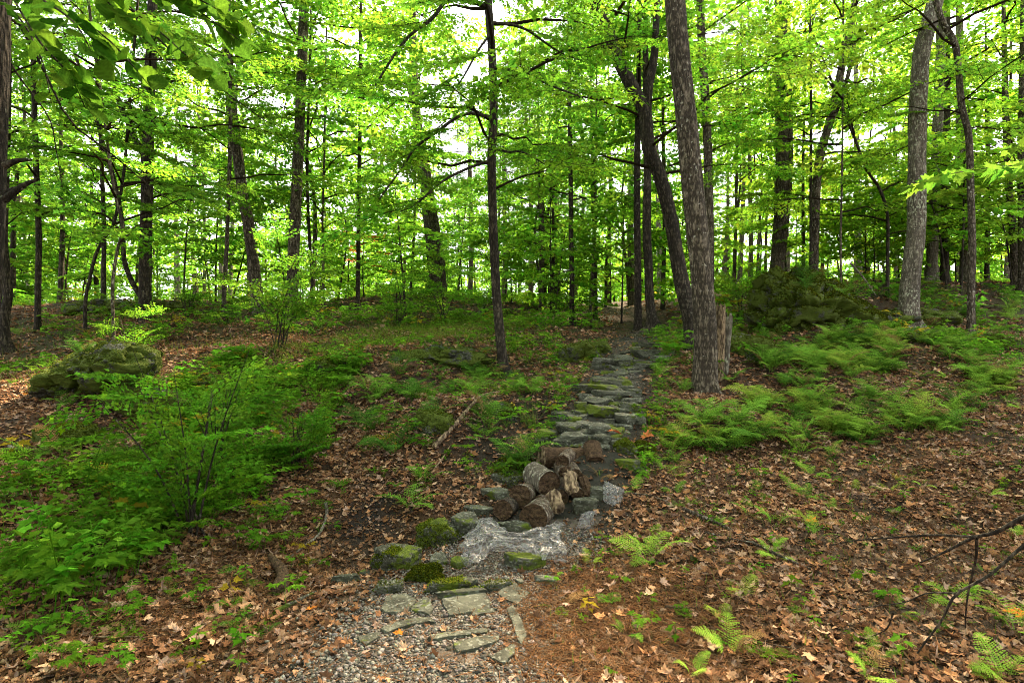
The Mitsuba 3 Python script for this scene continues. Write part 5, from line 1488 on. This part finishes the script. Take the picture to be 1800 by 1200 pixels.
pe = trimesh.creation.icosphere(0)
A_UPPER = area([(1055, 690), (1060, 655), (1110, 650), (1140, 690)]); A_TOP = area([(1090, 612), (1110, 580), (1150, 575), (1160, 610)])
p = np.vstack([inside(A_PATH, 15000, rng), inside(A_UPPER, 1500, rng), inside(A_TOP, 900, rng), inside(A_PATH.buffer(.25), 2500, rng)])
p = p + rng.normal(0, .05, p.shape)
p = p[meshkit.fbm(np.c_[p * 2.2, np.zeros(len(p))], 3, 51) > .36]
m = len(p)
w = rng.integers(0, 4, m)
out = []
for s in range(4):
    v = np.array(pe.vertices) * (1 + .5 * (meshkit.noise(np.array(pe.vertices) * 1.5 + s * 9, s)[:, None] - .5)) * [1, .75, .6]
    q_ = p[w == s]; n = len(q_)
    a = rng.uniform(0, 6.28, n)
    M = frames(np.stack([np.cos(a), np.sin(a), rng.normal(0, .3, n)], -1), np.tile([0, 0, 1.0], (n, 1)), rng, .5) * (rng.gamma(4, .0015, n) + .0025)[:, None, None]
    g = rng.uniform(.035, .32, (n, 1)) ** 1.3
    c = g * np.array([.92, .84, .75]) * (1 + rng.normal(0, .05, (n, 3)))
    out.append(scatter(v, np.array(pe.faces), M, np.c_[q_, H(q_[:, 0], q_[:, 1]) + .008], c))
m_ = cat(out)
put('gravel', m_[:2], 'plain_matte', smooth=True, color=m_[2])
labels['gravel'] = {'label': 'grey pebble gravel of the path round the flagstones', 'category': 'gravel', 'kind': 'stuff'}

# ------------------------------------------------------------------ fallen branches, sticks, stumps, single leaves
def stick(name, pix, d, w, mat, lab, lift=.02, side=()):
    """A fallen branch lying along ground pixels, w pixels thick; d None = on the ground."""
    k = thing(name, lab, 'branch')
    def line(pp):
        return np.array([hit(*q_) + [0, 0, lift] for q_ in pp]) if d is None else np.array([at(x, y, e) for (x, y), e in zip(pp, np.linspace(d[0], d[1], len(pp)))])
    l = resample(line(pix), 20)
    put(k if not side else part(k, 'stem'), tube(l, np.linspace(w, w * .35, 20) / F * l[:, 1].mean() / 2, 8, rough=.2, seed=len(scene), cap=True), mat, smooth=True)
    for s in side:
        l2 = resample(line(s), 12)
        put(part(k, 'side_twig'), tube(l2, np.linspace(w * .5, w * .2, 12) / F * l[:, 1].mean() / 2, 6, rough=.15, seed=3), mat, smooth=True)


stick('fallen_branch', [(1200, 898), (1270, 930), (1325, 962), (1385, 992), (1445, 1018)], None, 8, B, 'long dead branch lying diagonally in the right leaf litter', side=[[(1240, 942), (1290, 955), (1330, 964)]])
stick('dead_branch', [(1860, 885), (1800, 908), (1750, 935), (1710, 945), (1660, 970), (1618, 988)], (2.5, 3.0), 9, DK, 'bare dark bough reaching in from the right edge, the upper one', side=[[(1714, 943), (1640, 940), (1560, 945), (1500, 950), (1460, 958)], [(1717, 946), (1715, 985), (1702, 1040), (1697, 1090), (1698, 1110)]])
stick('dead_branch', [(1860, 920), (1800, 958), (1740, 1010), (1680, 1045), (1655, 1090), (1625, 1130), (1590, 1180)], (2.5, 2.75), 6.5, DK, 'bare dark bough reaching in from the right edge, the lower forked one', side=[[(1680, 1042), (1630, 1042), (1590, 1058), (1530, 1066), (1450, 1078)], [(1570, 1078), (1558, 1105), (1532, 1118)]])
stick('fallen_branch', [(762, 796), (800, 755), (830, 722), (848, 703), (878, 697)], None, 8, 'split_wood', 'pale curved dead branch lying up the left bank', .06)
stick('fallen_branch', [(572, 888), (574, 915), (560, 945), (535, 968), (510, 985)], None, 7, GY, 'grey crooked stick at the left of the dark hollow')
stick('stick', [(160, 1133), (210, 1131), (260, 1129)], None, 4, 'split_wood', 'thin pale stick in the litter at the lower left')
stick('stick', [(310, 1142), (350, 1155), (390, 1165)], None, 3, 'split_wood', 'thin broken twig right of the lower left stick')
stick('stick', [(485, 1082), (520, 1064), (556, 1046)], None, 10, 'rock_mossy', 'short mossy green stick along the gravel edge')
stick('stick', [(805, 777), (850, 776), (890, 778)], None, 3, 'split_wood', 'straight white twig across the gully left of the steps')
stick('stick', [(765, 832), (780, 812), (792, 795)], None, 3, 'split_wood', 'thin twig leaning over the left bank', .05)
stick('stick', [(0, 684), (50, 668), (95, 655)], None, 6, GY, 'grey branch lying over the broad mossy outcrop')
stick('stick', [(16, 788), (30, 795), (42, 800)], None, 7, GY, 'short pale stick below the long low mossy stone')
stick('stick', [(1100, 870), (1150, 880), (1195, 900)], None, 3, B, 'thin twig right of the far plastic scrap')
stick('stick', [(1170, 1075), (1200, 1079), (1230, 1073)], None, 9, 'rotten_wood', 'chip of dark bark on the pine needles')
stick('stick', [(1275, 1130), (1340, 1142), (1400, 1150)], None, 4, B, 'curved twig on the pine needles near the bottom')
stick('stick', [(1740, 598), (1770, 604), (1800, 610)], None, 4, GY, 'twig on the right slope at the edge')
stick('fallen_branch', [(1495, 462), (1515, 485), (1530, 505), (1540, 520)], (13.0, 12.6), 4, GY, 'pale broken limb hanging down the huge mossy boulder')
stick('fallen_branch', [(1320, 522), (1345, 508), (1375, 492), (1400, 488)], (13.0, 13.0), 5, 'rotten_wood', 'torn brown roots on the left shoulder of the huge boulder', side=[[(1345, 508), (1352, 500), (1366, 485)], [(1380, 492), (1390, 510), (1400, 520)]])
stick('fallen_branch', [(840, 552), (850, 540), (860, 522)], (17.0, 17.0), 7, GY, 'pale broken stub behind the thin dark tree')
stick('fallen_branch', [(490, 1050), (497, 1020), (484, 1000), (474, 985)], None, 26, 'rotten_wood', 'rotten dark stump stub on the left of the gravel', .04)


def stump(pix, d, w, lab, mat, seed):
    k = thing('stump', lab, 'stump')
    l = resample(np.array([at(x, y, d) for x, y in pix]), 16)
    l[0, 2] = min(l[0, 2], H(l[0, 0], l[0, 1])) - .1
    v, f = tube(l, np.linspace(w * 1.15, w, 16) / F * d / 2, 16, rough=.2, seed=seed)
    rng = RNG(seed)
    v[-16:, 2] += rng.uniform(-.03, .09, 16)
    put(part(k, 'bark'), (v, f), mat, smooth=40)
    c = v[-16:].mean(0) - [0, 0, .04]
    kk = np.arange(16)
    put(part(k, 'broken_top'), (np.vstack([v[-16:], c]), np.stack([kk, (kk + 1) % 16, np.full(16, 16)], 1)), 'rotten_wood')


stump([(1262, 664), (1266, 600), (1267, 542)], 8.5, 16, 'taller broken stump pressed against the thickest trunk', 'split_wood', 1)
stump([(1272, 662), (1275, 610), (1280, 556)], 8.6, 15, 'shorter grey broken stump right of the taller one', GY, 2)

def one_leaf(px, py, size, col, seed, lab, grp=None, lift=.02, tilt=.3):
    rng = RNG(seed)
    k = thing('fallen_leaf', lab, 'leaf', grp)
    p = hit(px, py) + [0, 0, lift]
    v, f = leaf_mesh(seed, 'maple'); v = v - [.4, 0, 0]
    v[:, 2] = rng.uniform(-.5, .9) * v[:, 1] ** 2 + rng.uniform(-.5, .5) * v[:, 0] ** 2 + .06 * np.sin(v[:, 0] * 7)
    a = rng.uniform(0, 6.28)
    M = frames(np.array([[math.cos(a), math.sin(a), rng.normal(0, .1)]]), np.array([[0, -.25, 1.0]]), rng, tilt)[0]
    v = (v * size) @ M.T + p
    put(k, (v, f), 'dry_leaf', smooth=True, color=np.tile(np.array(col) * rng.uniform(.85, 1.15), (len(v), 1)))


OR = (0.50, 0.17, 0.03)
for n_, (px, py, s, c, lab, lf) in enumerate([
        (614, 1024, .07, (.6, .22, .02), 'bright orange leaf on the gravel below the dark hollow', .02), (548, 1080, .06, OR, 'orange leaf at the left of the gravel', .02), (1138, 782, .14, (.42, .13, .05), 'red-brown leaf standing on the steps', .1),
        (1079, 778, .13, (.42, .12, .05), 'rusty leaf on the stone steps right of the middle slabs', .12), (500, 665, .10, OR, 'orange leaf on the upper edge of the left plants', .03), (100, 684, .11, OR, 'orange leaf on the broad mossy outcrop', .2),
        (50, 714, .10, OR, 'orange leaf low on the broad mossy outcrop', .15), (1425, 920, .09, OR, 'orange leaf beside a small fern in the right litter', .02), (700, 1122, .05, OR, 'small orange leaf on the gravel between long flagstones', .015), (1785, 1085, .10, OR, 'orange leaf at the right edge', .03)]):
    one_leaf(px, py, s, c, 40 + n_, lab, lift=lf)
rng = RNG(99)
for area_, nl, lab, grp in ((A_LEFTLIT, 80, 'large dead maple leaf on the litter left of the gravel', 'large dead leaves left of the gravel'), (A_RIGHT, 150, 'large dead maple leaf on the litter right of the gravel', 'large dead leaves right of the gravel')):
    p = inside(area_, nl * 3, rng); p = p[np.argsort(p[:, 1])][:nl]
    for n_, (x, y) in enumerate(p):
        k = thing('fallen_leaf', lab, 'leaf', grp)
        v, f = leaf_mesh(n_, 'maple'); v = v - [.4, 0, 0]
        v[:, 2] = rng.uniform(-1.2, 2.0) * v[:, 1] ** 2 + rng.uniform(-1.2, 1.2) * v[:, 0] ** 2 + .06 * np.sin(v[:, 0] * 7 + n_)
        a = rng.uniform(0, 6.28)
        M = frames(np.array([[math.cos(a), math.sin(a), rng.normal(0, .15)]]), np.array([[0, 0, 1.0]]), rng, .3)[0]
        v = (v * rng.uniform(.05, .085)) @ M.T + [x, y, H(x, y) + rng.uniform(.012, .03)]
        put(k, (v, f), 'dry_leaf', smooth=True, color=np.tile(DRY[rng.integers(0, 8)] * rng.uniform(.8, 1.3), (len(v), 1)))
